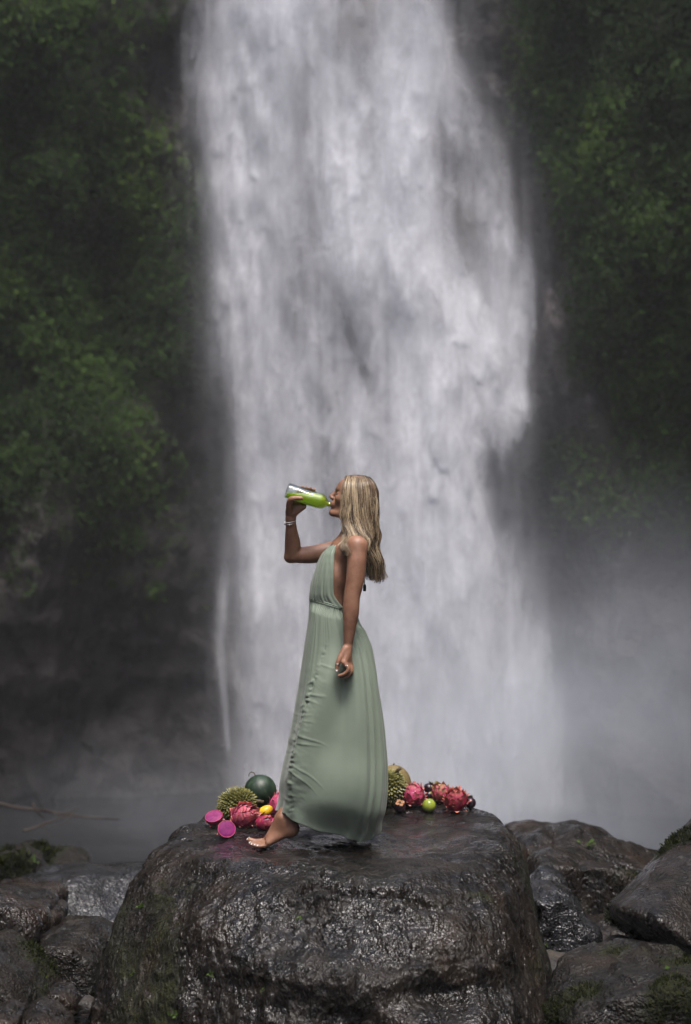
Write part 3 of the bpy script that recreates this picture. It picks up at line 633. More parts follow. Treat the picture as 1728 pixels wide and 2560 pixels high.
# little plants rooted on the stones
M_sprig = leaf_mat('sprig leaf', (0.02, 0.04, 0.008), (0.04, 0.075, 0.014), (0.075, 0.115, 0.025))
def surface_hit(px, py):
    dg = bpy.context.evaluated_depsgraph_get()
    a = P(px, py, -6.5); b = P(px, py, 8); d = Vector(b - a).normalized()
    ok, loc, nor, idx, ob, mt = sc.ray_cast(dg, Vector(a), d)
    return (np.array(loc), np.array(nor)) if ok else (None, None)
LEAF1 = None
def sprig(px, py, s, n, label):
    global LEAF1
    p, nr = surface_hit(px, py)
    if p is None: return
    o = thing('sprig', p, label, 'plant', 'little plants growing on the rocks')
    rg = np.random.default_rng(int(px * 7 + py))
    if LEAF1 is None:
        t = np.linspace(0, 1, 6); w = 0.30 * np.sin(math.pi * t ** 0.8) + 0.01
        mid = np.stack([t, t * 0, 0.25 * t - 0.35 * t * t], -1)
        V = np.concatenate([mid + np.stack([t * 0, w, 0.12 * w], -1), mid, mid + np.stack([t * 0, -w, 0.12 * w], -1)])
        k = np.arange(5); F = np.concatenate([np.stack([k, k + 1, k + 7, k + 6], -1), np.stack([k + 6, k + 7, k + 13, k + 12], -1)])
        LEAF1 = mk_mesh('leaf', V, F); fattr(LEAF1, 'tone', np.full(18, 0.75)); LEAF1.materials.append(M_sprig)
    for k in range(n * 2):
        l = bpy.data.objects.new('leaf', LEAF1); col.objects.link(l); l.parent = o
        az = rg.uniform(0, 6.28); el = rg.uniform(0.1, 1.1)
        q = Vector(nr).to_track_quat('Z', 'Y') @ (Matrix.Rotation(az, 4, 'Z') @ Matrix.Rotation(-el, 4, 'Y')).to_quaternion()
        l.rotation_euler = q.to_euler(); l.scale = (s * rg.uniform(.35, .7),) * 3; l.location = Vector(nr) * 0.003 + Vector(rg.normal(0, s * .35, 3))
bpy.context.view_layer.update()
for a in ((357, 2266, .022, 9, 'leafy green sprig high on the left side of the big rock'), (410, 2340, .018, 5, 'small yellow green sprig below the high left sprig on the big rock'),
          (335, 2436, .024, 6, 'curling pale green sprig low on the left side of the big rock'), (440, 2540, .030, 6, 'bright little plant at the bottom edge of the big rock'),
          (666, 2470, .022, 3, 'single pale leaf sprig on the mossy front of the big rock'), (535, 2440, .022, 7, 'leafy moss sprig on the left front of the big rock'),
          (745, 2300, .018, 6, 'dark green sprig just below the front lip of the big rock'), (1365, 2360, .020, 5, 'tiny sprig on the mossy right edge of the big rock'),
          (80, 2150, .05, 12, 'bright green leafy plant on the small boulder at the far left'), (110, 2468, .02, 5, 'little yellow green sprig on the olive brown boulder'),
          (1670, 2425, .02, 5, 'yellow green sprig on the lower right mossy boulder'), (1468, 2115, .05, 6, 'green sprig on the broad peaked boulder')):
    sprig(*a)

# ------------------------------------------------------------------ the woman
class SDF:
    """one smooth body from round cones and ellipsoids, blended on a grid and turned into a surface"""
    def __init__(s, lo, hi, h):
        s.h = h; s.lo = np.array(lo, float); s.n = np.ceil((np.array(hi) - lo) / h).astype(int) + 1
        s.V = np.full(s.n, 0.2, np.float32)
    def _win(s, lo, hi, m):
        a = np.clip(np.floor((np.array(lo) - m - s.lo) / s.h).astype(int), 0, s.n - 1); b = np.clip(np.ceil((np.array(hi) + m - s.lo) / s.h).astype(int) + 1, 1, s.n)
        ax = [s.lo[i] + s.h * np.arange(a[i], b[i]) for i in range(3)]
        return (slice(a[0], b[0]), slice(a[1], b[1]), slice(a[2], b[2])), np.stack(np.meshgrid(*ax, indexing='ij'), -1)
    def _blend(s, sl, d, k, sub=False):
        o = s.V[sl]
        if sub: o, d2 = -o, d; h = np.clip(0.5 + 0.5 * (d2 - o) / k, 0, 1); r = -(d2 * (1 - h) + o * h - k * h * (1 - h)); s.V[sl] = r; return
        h = np.clip(0.5 + 0.5 * (o - d) / k, 0, 1); s.V[sl] = o * (1 - h) + d * h - k * h * (1 - h)
    def cone(s, a, b, ra, rb, k=0.012):
        a, b = np.array(a, float), np.array(b, float); R = max(ra, rb)
        sl, p = s._win(np.minimum(a, b) - R, np.maximum(a, b) + R, k * 2 + 0.03)
        ab = b - a; t = np.clip(((p - a) @ ab) / (ab @ ab), 0, 1)
        d = np.linalg.norm(p - a - t[..., None] * ab, axis=-1) - (ra + (rb - ra) * t)
        s._blend(sl, d, k)
    def chain(s, pts, rs, k=0.012):
        n = (len(pts) - 1) * 5 + 1 if len(pts) > 2 else 2
        q = catmull(pts, n) if n > 2 else np.array(pts, float); r = catmull(np.array(rs, float)[:, None], n)[:, 0] if n > 2 else np.array(rs)
        sl, p = s._win(q.min(0) - r.max(), q.max(0) + r.max(), k * 2 + 0.03); D = None
        for i in range(n - 1):
            a, ab = q[i], q[i + 1] - q[i]; t = np.clip(((p - a) @ ab) / (ab @ ab), 0, 1)
            d = np.linalg.norm(p - a - t[..., None] * ab, axis=-1) - (r[i] + (r[i + 1] - r[i]) * t)
            D = d if D is None else np.minimum(D, d)
        s._blend(sl, D, k)
    def ell(s, c, r, R=None, k=0.015, sub=False):
        c, r = np.array(c, float), np.array(r, float); m = r.max()
        sl, p = s._win(c - m, c + m, k * 2 + 0.03); q = p - c
        if R is not None: q = q @ R
        l = np.linalg.norm(q / r, axis=-1); g = np.linalg.norm(q / r ** 2, axis=-1) + 1e-9
        s._blend(sl, l * (l - 1) / g, k, sub)
    def surface(s):
        V = s.V; nx, ny, nz = s.n
        ins = V < 0; c = np.zeros((nx - 1, ny - 1, nz - 1), np.int8)
        cs = [(i, j, k) for i in (0, 1) for j in (0, 1) for k in (0, 1)]
        for i, j, k in cs: c += ins[i:nx - 1 + i, j:ny - 1 + j, k:nz - 1 + k]
        act = np.argwhere((c > 0) & (c < 8)); n = len(act)
        val = np.stack([V[act[:, 0] + i, act[:, 1] + j, act[:, 2] + k] for i, j, k in cs], 1)
        cor = np.array(cs, float); acc = np.zeros((n, 3)); cnt = np.zeros(n)
        for x in range(8):
            for y in range(x + 1, 8):
                if np.abs(cor[x] - cor[y]).sum() == 1:
                    m = (val[:, x] < 0) != (val[:, y] < 0); t = np.where(m, val[:, x] / np.where(m, val[:, x] - val[:, y], 1), 0)
                    acc += m[:, None] * (cor[x] + t[:, None] * (cor[y] - cor[x])); cnt += m
        P3 = s.lo + s.h * (act + acc / cnt[:, None])
        idx = np.full((nx - 1, ny - 1, nz - 1), -1, np.int32); idx[tuple(act.T)] = np.arange(n)
        F = []
        for ax in range(3):
            a = np.take(ins, range(0, s.n[ax] - 1), ax); b = np.take(ins, range(1, s.n[ax]), ax)
            e = np.argwhere(a != b); u, w = (ax + 1) % 3, (ax + 2) % 3
            ok = (e[:, u] > 0) & (e[:, w] > 0) & (e[:, u] < s.n[u] - 1) & (e[:, w] < s.n[w] - 1); e = e[ok]
            up = a[tuple(e.T)]
            def g(du, dw):
                q = e.copy(); q[:, u] -= du; q[:, w] -= dw; return idx[tuple(q.T)]
            f = np.stack([g(1, 1), g(0, 1), g(0, 0), g(1, 0)], -1); f[~up] = f[~up][:, ::-1]; F.append(f)
        return P3, np.concatenate(F)

def rotY(t):
    c, s_ = math.cos(t), math.sin(t); return np.array([[c, 0, s_], [0, 1, 0], [-s_, 0, c]])

HEAD_O, HEAD_R = np.array([.0385, 0, 1.566]), rotY(rad(18))        # head tips back to drink
def hd(x, y, z): return HEAD_O + HEAD_R @ np.array([x, y, z])
RB = 0.0358                                                        # bottle radius
B_BASE, B_MOUTH = P(716.5, 1225.5, 0), P(825.0, 1261.8, 0)
B_AX = (B_MOUTH - B_BASE) / np.linalg.norm(B_MOUTH - B_BASE); B_LEN = np.linalg.norm(B_MOUTH - B_BASE)
B_UP = np.cross(B_AX, [0, 1, 0]); B_UP = B_UP if B_UP[2] > 0 else -B_UP
def on_bottle(px, ang, r):
    """point round the bottle: ang 0 = far side, 90 = top, -90 = underneath, 180 = near side"""
    s_ = (P(px, 1240, 0)[0] - B_BASE[0]) / B_AX[0]
    return B_BASE + B_AX * s_ + r * (math.cos(rad(ang)) * np.array([0, 1.0, 0]) + math.sin(rad(ang)) * B_UP)

def build_body():
    S = SDF((-.52, -.32, -.03), (.30, .32, 1.72), 0.0032)
    R = HEAD_R
    # legs (mostly under the dress): near leg stepping forward, far leg carrying the weight
    S.chain([P(842, 1640, -.075), P(788, 1840, -.06), P(716, 2040, -.094)], [.070, .046, .031], .03)
    S.chain([P(868, 1640, .085), P(880, 1850, .09), P(912, 2072, .09)], [.080, .054, .036], .03)
    S.cone((P(915, 2078, .09)), P(915, 2078, .09) + [-.06, 0, -.015], .03, .022, .03)
    # near foot: heel up, ball and toes on the rock
    heel, ank = P(729, 2072, -.10), P(712, 2042, -.10)
    ball_b, ball_l = P(668, 2100, -.062), P(672, 2106, -.122)
    S.cone(ank, heel, .031, .027, .025); S.cone(P(730, 2050, -.10), heel, .020, .026, .02)
    S.cone(ank, ball_b, .030, .0165, .03); S.cone(heel, ball_l, .025, .0155, .03); S.cone(P(706, 2058, -.10), P(678, 2098, -.092), .033, .017, .03)
    S.ell(P(703, 2044, -.130), (.012, .008, .012), k=.012)
    toes = [((P(664, 2103, -.060)), P(640, 2104, -.054), P(624, 2100, -.050), .0125), (P(662, 2107, -.080), P(640, 2109, -.074), P(627, 2109.5, -.071), .0088), (P(664, 2109, -.095), P(643, 2112, -.092), P(632, 2112.5, -.090), .0083),
            (P(667, 2111, -.109), P(648, 2114, -.108), P(639, 2114.5, -.107), .0079), (P(671, 2112, -.122), P(655, 2115.5, -.124), P(647, 2116, -.124), .0075)]
    for a, b, c, r in toes: S.chain([a, b, c], [r * 1.25, r, r * .95], .006)
    # trunk
    hips, waist, ribs, chest = P(846, 1600, 0), P(832, 1505, 0), P(840, 1445, 0), P(863, 1385, 0)
    S.ell(hips, (.090, .140, .10), k=.03); S.ell(P(868, 1622, -.065), (.062, .07, .07), k=.03); S.ell(P(868, 1622, .065), (.062, .07, .07), k=.03)
    S.ell(waist, (.076, .108, .12), k=.03); S.ell(ribs, (.088, .114, .12), rotY(rad(10)), k=.03); S.ell(chest, (.078, .118, .09), rotY(rad(18)), k=.03)
    S.ell(P(820, 1420, -.062), (.038, .046, .046), k=.02); S.ell(P(820, 1420, .062), (.038, .046, .046), k=.02)
    # shoulder girdle, neck
    ns, fs = P(893, 1366, -.172), P(862, 1366, .160)
    S.cone(P(878, 1356, -.04), ns, .042, .042, .035); S.cone(P(874, 1358, .04), fs, .040, .040, .035)
    S.cone(P(866, 1358, -.03), P(880, 1352, -.14), .018, .017, .02)
    S.chain([P(876, 1365, 0), P(881, 1328, 0), P(888, 1290, 0)], [.052, .0490, .053], .03)
    # near arm hanging down
    el, wr = P(880, 1492, -.205), P(870, 1615, -.195)
    S.chain([ns, P(892, 1400, -.190), P(888, 1450, -.200), el, P(877.5, 1530, -.206), P(874, 1572, -.202), wr], [.0440, .0435, .0405, .0365, .0360, .0275, .0190], .02)
    # near hand: thumb to the left, fingers curling down towards it
    kn = [P(860.5, 1656, -.232), P(866, 1659, -.218), P(871.5, 1659, -.203), P(875.5, 1656, -.190)]
    for q, y in zip(kn, (-.202, -.198, -.194, -.190)): S.cone(P(869.5, 1620, y), q, .0145, .0112, .012)
    S.ell(P(866, 1640, -.206), (.018, .022, .030), k=.012)
    S.chain([P(863, 1622, -.212), P(851, 1644, -.226), P(844, 1661, -.232), P(842.5, 1677, -.232)], [.0145, .0125, .0098, .0080], .007)
    S.chain([kn[0], P(871, 1672, -.242), P(863, 1684, -.240), P(848, 1689, -.234)], [.0108, .0096, .0085, .0072], .005)
    S.chain([kn[1], P(876, 1678, -.226), P(868, 1690, -.224), P(853, 1691.5, -.220)], [.0106, .0096, .0085, .0072], .005)
    S.chain([kn[2], P(879.5, 1676, -.207), P(873, 1688, -.206), P(861, 1690, -.204)], [.0100, .0092, .0082, .0070], .005)
    S.chain([kn[3], P(881, 1670, -.190), P(877, 1681, -.189), P(868, 1684, -.188)], [.0090, .0082, .0074, .0064], .005)
    # far arm raised, elbow out, forearm up
    e2, w2 = P(731, 1388, .115), P(727, 1296, .035)
    S.chain([fs, P(822, 1379, .145), P(772, 1387, .125), e2], [.0440, .0430, .0400, .0340], .02)
    S.chain([e2, P(732, 1361, .095), P(729, 1330, .066), w2], [.0350, .0365, .0285, .0205], .010)
    S.ell(P(724, 1395, .115), (.024, .022, .020), k=.012)
    # far hand under the bottle: palm, thumb on the near side, fingers round the far side
    S.chain([w2, P(729, 1280, .030), on_bottle(742, -72, RB + .017)], [.0215, .0240, .0165], .015)
    S.cone(P(731, 1277, .022), on_bottle(758, -68, RB + .014), .0205, .0135, .014)
    S.cone(P(725, 1279, .030), on_bottle(736, -45, RB + .014), .0180, .0125, .014)
    S.cone(P(735, 1283, .018), on_bottle(768, -72, RB + .013), .0160, .0115, .012)
    S.chain([P(724, 1277, .010), on_bottle(733, -128, RB + .014), on_bottle(744, -150, RB + .0095), on_bottle(757, -160, RB + .0075)], [.0170, .0135, .0108, .0088], .009)
    for px, a1, px1, r in ((739, 60, 750, .0084), (749, 70, 760, .0088), (758, 82, 769, .0090), (767, 86, 779, .0085)):
        S.chain([on_bottle(px, -48, RB + .011), on_bottle(px + 3, 0, RB + .0095), on_bottle((px + px1) / 2 + 2, a1 * .5, RB + .0085), on_bottle(px1, a1, RB + .0065)], [r * 1.25, r * 1.08, r, r * .85], .005)
    # head and face
    S.ell(hd(.014, 0, .034), (.092, .071, .080), R, .02); S.ell(hd(-.022, 0, -.028), (.060, .057, .074), R, .03)
    S.ell(hd(-.040, 0, .030), (.050, .058, .052), R, .025)
    S.cone(hd(-.078, -.022, .022), hd(-.078, .022, .022), .0105, .0105, .012)                              # brow
    S.cone(hd(-.082, 0, .016), hd(-.1035, 0, -.019), .0075, .0090, .010); S.ell(hd(-.0955, 0, -.024), (.010, .0155, .0075), R, .008)   # nose
    for s_ in (-1, 1):
        S.ell(hd(-.058, s_ * .036, -.018), (.024, .022, .020), R, .02)                                   # cheek
        S.ell(hd(-.0815, s_ * .031, .004), (.010, .014, .0085), R, .012, sub=True)
        S.ell(hd(-.0705, s_ * .031, .003), (.0125, .0135, .0115), R, .004)                               # closed eye
        S.chain([hd(.020, s_ * .058, -.050), hd(-.030, s_ * .044, -.080), hd(-.070, s_ * .012, -.089)], [.018, .016, .013], .02)   # jaw
        S.chain([hd(.012, s_ * .072, .012), hd(.018, s_ * .078, .000), hd(.010, s_ * .073, -.022)], [.007, .008, .006], .006)       # ear
    S.ell(hd(-.0765, 0, -.087), (.0125, .017, .0125), R, .015)                                             # chin
    S.ell(hd(-.080, 0, -.049), (.0125, .026, .019), R, .012)
    S.cone(hd(-.0925, -.010, -.0455), hd(-.0925, .010, -.0455), .0052, .0052, .006); S.cone(hd(-.0895, -.009, -.0575), hd(-.0895, .009, -.0575), .0058, .0058, .006)
    V, F = S.surface()
    me = mk_mesh('body', V, F)
    lip = np.exp(-(np.linalg.norm((V - hd(-.093, 0, -.0515)) @ R / np.array([.016, .020, .0125]), axis=1)) ** 2 * 1.4)
    sc_ = (V - HEAD_O) @ R; scalp = sstep(-.045, -.015, sc_[:, 0] + .35 * (sc_[:, 2] - .06) * -1 + .0) * sstep(-.03, .03, sc_[:, 2] + sc_[:, 0] * .3)
    scalp *= sstep(1.45, 1.50, V[:, 2])
    fattr(me, 'lip', lip); fattr(me, 'scalp', scalp)
    t = NT('tanned skin'); o = t.obj()
    c = t.mix(t.mr(t.noise(o, 17, 6, .65), 0.3, 0.7), (0.205, 0.098, 0.058), (0.31, 0.160, 0.102))
    c = t.mix(t.attr('lip'), c, (0.27, 0.085, 0.075)); c = t.mix(t.attr('scalp'), c, (0.13, 0.08, 0.05))
    m = t.done(t.bsdf(Base_Color=c, Roughness=t.mr(t.noise(o, 70, 3), 0.3, 0.7, 0.40, 0.58), Subsurface_Weight=0.12, Subsurface_Radius=(0.012, 0.005, 0.003), Subsurface_Scale=0.6, Specular_IOR_Level=0.45, Normal=t.bump(t.noise(o, 350, 2), 0.12, 0.001)))
    return me, m

person = thing('person', (P(880, 2105, 0.02)[0], 0.0, 0.0), 'woman with long wet blonde hair in a sage green halter dress, drinking from a bottle', 'person')
PO = np.array(person.location)
def pl(name, v, f, mat, parent=None, smooth=True):
    par = parent or person
    me = mk_mesh(name, np.asarray(v) - PO, f, smooth); o = link(name, me, mat, par); return o
body_me, M_skin = build_body()
_c = np.empty(len(body_me.vertices) * 3, np.float32); body_me.vertices.foreach_get('co', _c)
body_me.vertices.foreach_set('co', (_c.reshape(-1, 3) - PO).astype(np.float32).ravel()); body_me.update()
body = link('body', body_me, M_skin, person)

# ---- dress
def cloth_mat(name, c):
    t = NT(name); o = t.obj()
    w = t.noise(t.map(o, scale=(1, 1, 0.25)), 30, 3)
    cc = t.mix(t.mr(t.noise(o, 4.5, 4), 0.3, 0.7), tuple(x * .93 for x in c), tuple(x * 1.06 for x in c))
    nr = t.bump(t.noise(o, 420, 2), 0.12, 0.001); nr = t.bump(w, 0.16, 0.006, nr)
    d = t.bsdf(Base_Color=cc, Roughness=0.48, Specular_IOR_Level=0.35, Sheen_Weight=0.25, Sheen_Roughness=0.4, Normal=nr)
    tr = t.n('BsdfTranslucent', {'Color': (c[0] * 1.1, c[1] * 1.1, c[2] * .75, 1)}).outputs[0]
    return t.done(t.n('MixShader', {0: 0.16, 1: d, 2: tr}).outputs[0])
M_dress = cloth_mat('sage satin', (0.210, 0.256, 0.200))
M_dress_in = M_dress

WL = [(776, 1498), (795, 1503), (820, 1510), (848, 1519), (870, 1528), (893, 1545)]      # waist line as seen from the near side
def waist_ring(n):
    th = np.linspace(0, 2 * math.pi, n, endpoint=False)
    xp = 834.5 - 58.5 * np.cos(th); yp = np.interp(xp, [q[0] for q in WL], [q[1] for q in WL])
    yy = -0.128 * np.sin(th)
    return th, xp, yp, yy

def sinterp(x, xs, ys, w=28):
    return sum(np.interp(np.asarray(x) + o, xs, ys) * g for o, g in zip(np.linspace(-w, w, 9), np.array([1, 3, 6, 8, 9, 8, 6, 3, 1]) / 45.0))
def build_skirt():
    nt, nr = 420, 230
    th, xp, yp, yy = waist_ring(nt)
    LX = np.array([(1490, 776), (1533, 774.5), (1550, 772.5), (1615, 762), (1738, 746), (1845, 730.7), (1978, 707), (2028, 691.5), (2110, 690)], float)
    RX = np.array([(1490, 884), (1528, 888), (1545, 893), (1560, 899), (1580, 910), (1615, 924), (1712, 939.7), (1811, 952.8), (1916, 962), (1981, 963), (2033, 958), (2054, 948), (2084, 945), (2110, 930)], float)
    hem = np.array([(680, 2026), (691, 2028), (725, 2034), (738, 2048), (783, 2067), (835, 2088), (865, 2099), (882, 2105), (901, 2106), (918, 2099), (936, 2090), (948, 2085), (958, 2062)], float)
    HD = np.array([(1490, .130), (1560, .150), (1640, .162), (1780, .195), (1950, .212), (2110, .19)], float)
    ph = th.copy()
    V = np.zeros((nt, nr, 3))
    hx = np.full(nt, 820.0)
    for _ in range(6):
        by = np.interp(hx, hem[:, 0], hem[:, 1]); l, r = np.interp(by, LX[:, 0], LX[:, 1]), np.interp(by, RX[:, 0], RX[:, 1])
        hx = (l + r) / 2 - (r - l) / 2 * np.cos(th)
    far = np.clip(-np.sin(th), 0, 1); by = by - far * 5
    seam = lambda py: np.interp(py, [1500, 1600, 1690, 1760, 1860, 1930, 1990, 2045], [822, 818, 795, 772, 748, 740, 735, 727])
    for j, tt in enumerate(np.linspace(0, 1, nr)):
        py = yp + (by - yp) * tt
        l, r = sinterp(py, LX[:, 0], LX[:, 1], 14), sinterp(py, RX[:, 0], RX[:, 1], 16); hdp = sinterp(py, HD[:, 0], HD[:, 1], 60)
        # squarer than an ellipse, pulled in between the legs
        e = 0.70
        cx_ = np.sign(np.cos(th)) * np.abs(np.cos(th)) ** e; sy_ = np.sign(np.sin(th)) * np.abs(np.sin(th)) ** e
        px = (l + r) / 2 - (r - l) / 2 * cx_; Y = -hdp * sy_
        if j == 0: px, Y = xp, yy
        bl = sstep(0, 0.06, tt); px = xp * (1 - bl) + px * bl; Y = yy * (1 - bl) + Y * bl
        tuck = sstep(.84, 1.0, tt) * sstep(0.9, 1.7, th) * sstep(5.6, 4.6, th); Y = Y * (1 - .30 * tuck ** 1.5) * (1 + .10 * sstep(.6, .84, tt) * sstep(.9, 1.7, th))
        # folds: gathered all round at the waist, deep pleats behind, smooth over the near leg
        back = sstep(1.75, 2.5, th) * sstep(5.6, 4.4, th)
        pleat = np.sin(th * 19 + 1.2 * np.sin(th * 3) + tt * 1.4) * (0.010 * tt ** 0.6 * sstep(1.02, .55, tt) + .004) * back
        pleat = pleat + np.sin(th * 11 + 2 + 0.8 * tt) * 0.008 * back * sstep(0.1, 0.5, tt)
        front = sstep(1.75, 0.9, th) + sstep(4.5, 5.4, th)
        gath = 0.0030 * np.sin(th * 64 + 3 * np.sin(th * 5)) * np.exp(-tt / 0.07) * sstep(0, .012, tt) + 0.0019 * np.sin(th * 27 + 1.5 * np.sin(th * 7)) * np.exp(-tt / 0.38) * sstep(0, .03, tt)
        wav = 0.006 * np.sin(th * 7 + 2.2 * tt) * sstep(.15, .6, tt) * front
        d = pleat + gath + wav
        # seam with small puckers and drag lines fanning out behind it
        near = np.sin(th) > 0.05
        sd = px - seam(py)
        q3 = np.stack([px * .05, py * .16, px * 0], -1)
        puck = np.where(near, (np.exp(-(sd / 6.0) ** 2) * (0.0045 * fbm(q3, 3, 44)) - 0.0030 * np.exp(-(sd / 3.0) ** 2)) * sstep(.12, .3, tt) * (0.5 + 0.7 * sstep(-.4, .4, vnoise(np.stack([py * .035, py * 0, py * 0], -1), 3))), 0)
        puck = puck + np.where(near, 0.0022 * fbm(np.stack([px * .035 + py * .012, py * .06 - px * .03, px * 0], -1), 3, 46) * np.exp(-(sd / 30.0) ** 2) * sstep(.2, .4, tt), 0)
        drag = np.where(near & (sd > 0), 0, 0.0)
        for y0, sl_, ln, am in ((1660, .30, 55, .002), (1735, .10, 48, .0028), (1748, .35, 34, .0022), (1788, -.12, 30, .0024), (1800, .10, 36, .0022), (1836, .34, 75, .003), (1856, .10, 64, .0028), (1908, .85, 85, .0024), (1925, 1.1, 60, .0026), (1700, -.5, -28, .003), (1760, -.35, -24, .003), (1850, .2, -22, .0035), (1875, -.2, -20, .003)):
            s0 = seam(y0); u = (px - s0) / ln
            dd = np.exp(-((py - y0 - sl_ * (px - s0) - 0.0015 * (px - s0) ** 2) / 2.6) ** 2) * sstep(-.02, .1, u) * sstep(1, .3, u) * am
            drag = drag + np.where(near, dd, 0)
        # thighs and knee pressing from inside
        leg = np.where(near, 0.030 * np.exp(-((px - 800 + .33 * (py - 1760)) / 36) ** 2) * sstep(.12, .35, tt) * sstep(1.0, .8, tt) + 0.020 * np.exp(-((px - 900) / 30) ** 2) * sstep(.08, .3, tt) * sstep(1.0, .7, tt)
                       - 0.016 * np.exp(-((px - 862) / 22) ** 2 - ((py - 1740) / 75) ** 2), 0)
        d = d + puck + drag + leg
        nxn = -np.cos(th) * hdp * 550; nyn = -np.sin(th) * (r - l) / 2; nn = np.hypot(nxn, nyn)
        w = np.array([P(a, b, c) for a, b, c in zip(px, py, Y)])
        w[:, 0] += d * nxn / nn; w[:, 1] += d * nyn / nn
        V[:, j] = w
    # hem folds under itself a little and trails on the rock
    tl = np.linspace(0, 1, nr)[None]
    hemw = 0.010 * np.sin(th * 15 + 1.0)[:, None] * sstep(.90, 1, tl) * (0.3 + sstep(1.2, 2.6, th)[:, None] * sstep(5.2, 3.6, th)[:, None])
    V[..., 1] += hemw; V[..., 0] += 0.6 * hemw
    V[..., 2] = np.maximum(V[..., 2], 0.004 + 0.004 * np.sin(th * 9)[:, None] ** 2)
    return V.reshape(-1, 3), grid_faces(nt, nr, True), nt, nr
v, f, nt, nr = build_skirt()
dress = pl('dress', v, f, M_dress)
dress.modifiers.new('cloth', 'SOLIDIFY').thickness = 0.002

def build_bodice():
    rows = np.array([(1336, 858, 868, .044), (1346, 850, 863, .050), (1360, 833.5, 848, .070), (1371, 821, 839, .090), (1385, 807, 836, .108), (1405, 797, 835, .120), (1425, 789.5, 834.5, .128),
                     (1445, 783, 834, .132), (1464, 778.5, 833.5, .133), (1488, 775.5, 835, .132), (1499, 775.5, 842, .131), (1509, 776, 850, .130), (1520, 777, 860, .130)], float)
    n = 90; na = 81
    ys = np.linspace(1336, 1520, n); xf, xe, ye = [np.interp(ys, rows[:, 0], rows[:, k]) for k in (1, 2, 3)]
    for _ in range(3):
        for arr in (xf, xe, ye): arr[1:-1] = (arr[:-2] + 2 * arr[1:-1] + arr[2:]) / 4
    a = np.linspace(-1, 1, na) * math.pi / 2
    V = np.zeros((n, na, 3))
    for i in range(n):
        ca = np.abs(np.cos(a)) ** .8; px = xe[i] + (xf[i] - xe[i]) * ca; Y = ye[i] * np.sin(a)
        drop = np.interp(px, [776, 860], [0, 1]) * 0
        # gathers run from the neck down over the bust
        lo = sstep(1400, 1515, ys[i]); hi = sstep(1440, 1350, ys[i])
        d = 0.0022 * lo * np.sin(a * 34 + 2 * np.sin(a * 5)) + 0.0036 * hi * np.sin(a * 13 + .8) + 0.0012 * np.sin(a * 21 + ys[i] * .05)
        w = np.array([P(x, min(ys[i], np.interp(x, [q[0] for q in WL], [q[1] for q in WL])) if ys[i] > 1490 else ys[i], y) for x, y in zip(px, Y)])
        w[:, 0] -= d * np.cos(a); w[:, 1] += d * np.sin(a)
        V[i] = w
    return V.reshape(-1, 3), grid_faces(n, na)
v, f = build_bodice()
bod = pl('bodice', v, f, M_dress, dress); bod.modifiers.new('cloth', 'SOLIDIFY').thickness = 0.003
th, xp, yp, yy = waist_ring(96)
ring = np.array([P(a, b, c * 1.02) for a, b, c in zip(xp - np.cos(th) * 1.2, yp, yy)])
vs, fs_ = [], []
for dz, r in ((0.003, .0042), (-.004, .0042)):
    path = np.concatenate([ring, ring[:1]]) + [0, 0, dz]; vs.append(tube(path, r, 6, False))
v, f = merge(vs); pl('waistband', v, f, M_dress, dress)
M_cord = simple('dark cord', (0.03, 0.035, 0.032), 0.7)
v, f = tube([P(907, 1380, .0), P(910, 1420, -.02), P(912, 1463, -.02)], .0022, 6); pl('tie_cord', v, f, M_cord, dress)
v, f = tube([P(912, 1461, -.02), P(912, 1466, -.02), P(911.6, 1478, -.02)], [.0045, .0070, .0066], 8); pl('tassel', v, f, M_cord, dress)

# ---- jewellery, nails, lashes
M_silver = simple('silver', (0.75, 0.74, 0.72), 0.22, Metallic=1.0)
M_pearl = simple('white beads', (0.75, 0.72, 0.68), 0.35)
def bracelet(cx_, cy_, Y, r, tilt, th_, mat, name='bracelet'):
    an = np.linspace(0, 2 * math.pi, 40); c = P(cx_, cy_, Y)
    path = np.stack([c[0] + r * np.cos(an), c[1] + r * np.sin(an), c[2] + tilt * np.sin(an) + 0.004 * np.cos(an)], -1)
    v, f = tube(path, th_, 6, False); return pl(name, v, f, mat)
bracelet(725.5, 1303, .040, .0262, .006, .0018, M_pearl); b = bracelet(725.5, 1309, .043, .0265, .004, .0015, M_silver)
v, f = tube([P(724.5, 1311, .016), P(724.5, 1317, .016)], [.0006, .0012], 6); pl('charm', v, f, M_silver, b)
def ring_at(p, d, r):
    d = np.array(d, float); d /= np.linalg.norm(d); q = np.array(Vector(d).to_track_quat('Z', 'Y').to_matrix())
    an = np.linspace(0, 2 * math.pi, 20); path = p + (q @ np.stack([r * np.cos(an), r * np.sin(an), an * 0])).T
    v, f = tube(path, .0017, 6, False); pl('ring', v, f, M_silver)
ring_at(P(844.3, 1660, -.232), P(842.5, 1677, -.232) - P(844, 1661, -.232), .0098)
ring_at(P(867, 1666, -.239), P(871, 1672, -.242) - P(860.5, 1656, -.232), .0103)
ring_at(P(874.5, 1677, -.226), P(868, 1690, -.224) - P(876, 1678, -.226), .0102)
M_nail = simple('white nail polish', (0.72, 0.66, 0.62), 0.25)
def nail(p, d, w, l, up=(0, 0, 1)):
    d = np.array(d, float); d /= np.linalg.norm(d); u = np.array(up, float); u -= d * (u @ d); u /= np.linalg.norm(u); s_ = np.cross(u, d)
    an = np.linspace(0, math.pi * 2, 12, endpoint=False)
    top = p + np.outer(np.cos(an) * l, d) + np.outer(np.sin(an) * w, s_); bot = top - u * .003 - 0
    V = np.concatenate([top, bot, [p + u * .0012]]); k = np.arange(12); kn = (k + 1) % 12
    pl('nail', V, [np.stack([k, k + 12, kn + 12, kn], -1)[:, ::-1], np.stack([k, kn, np.full(12, 24)], -1)], M_nail)
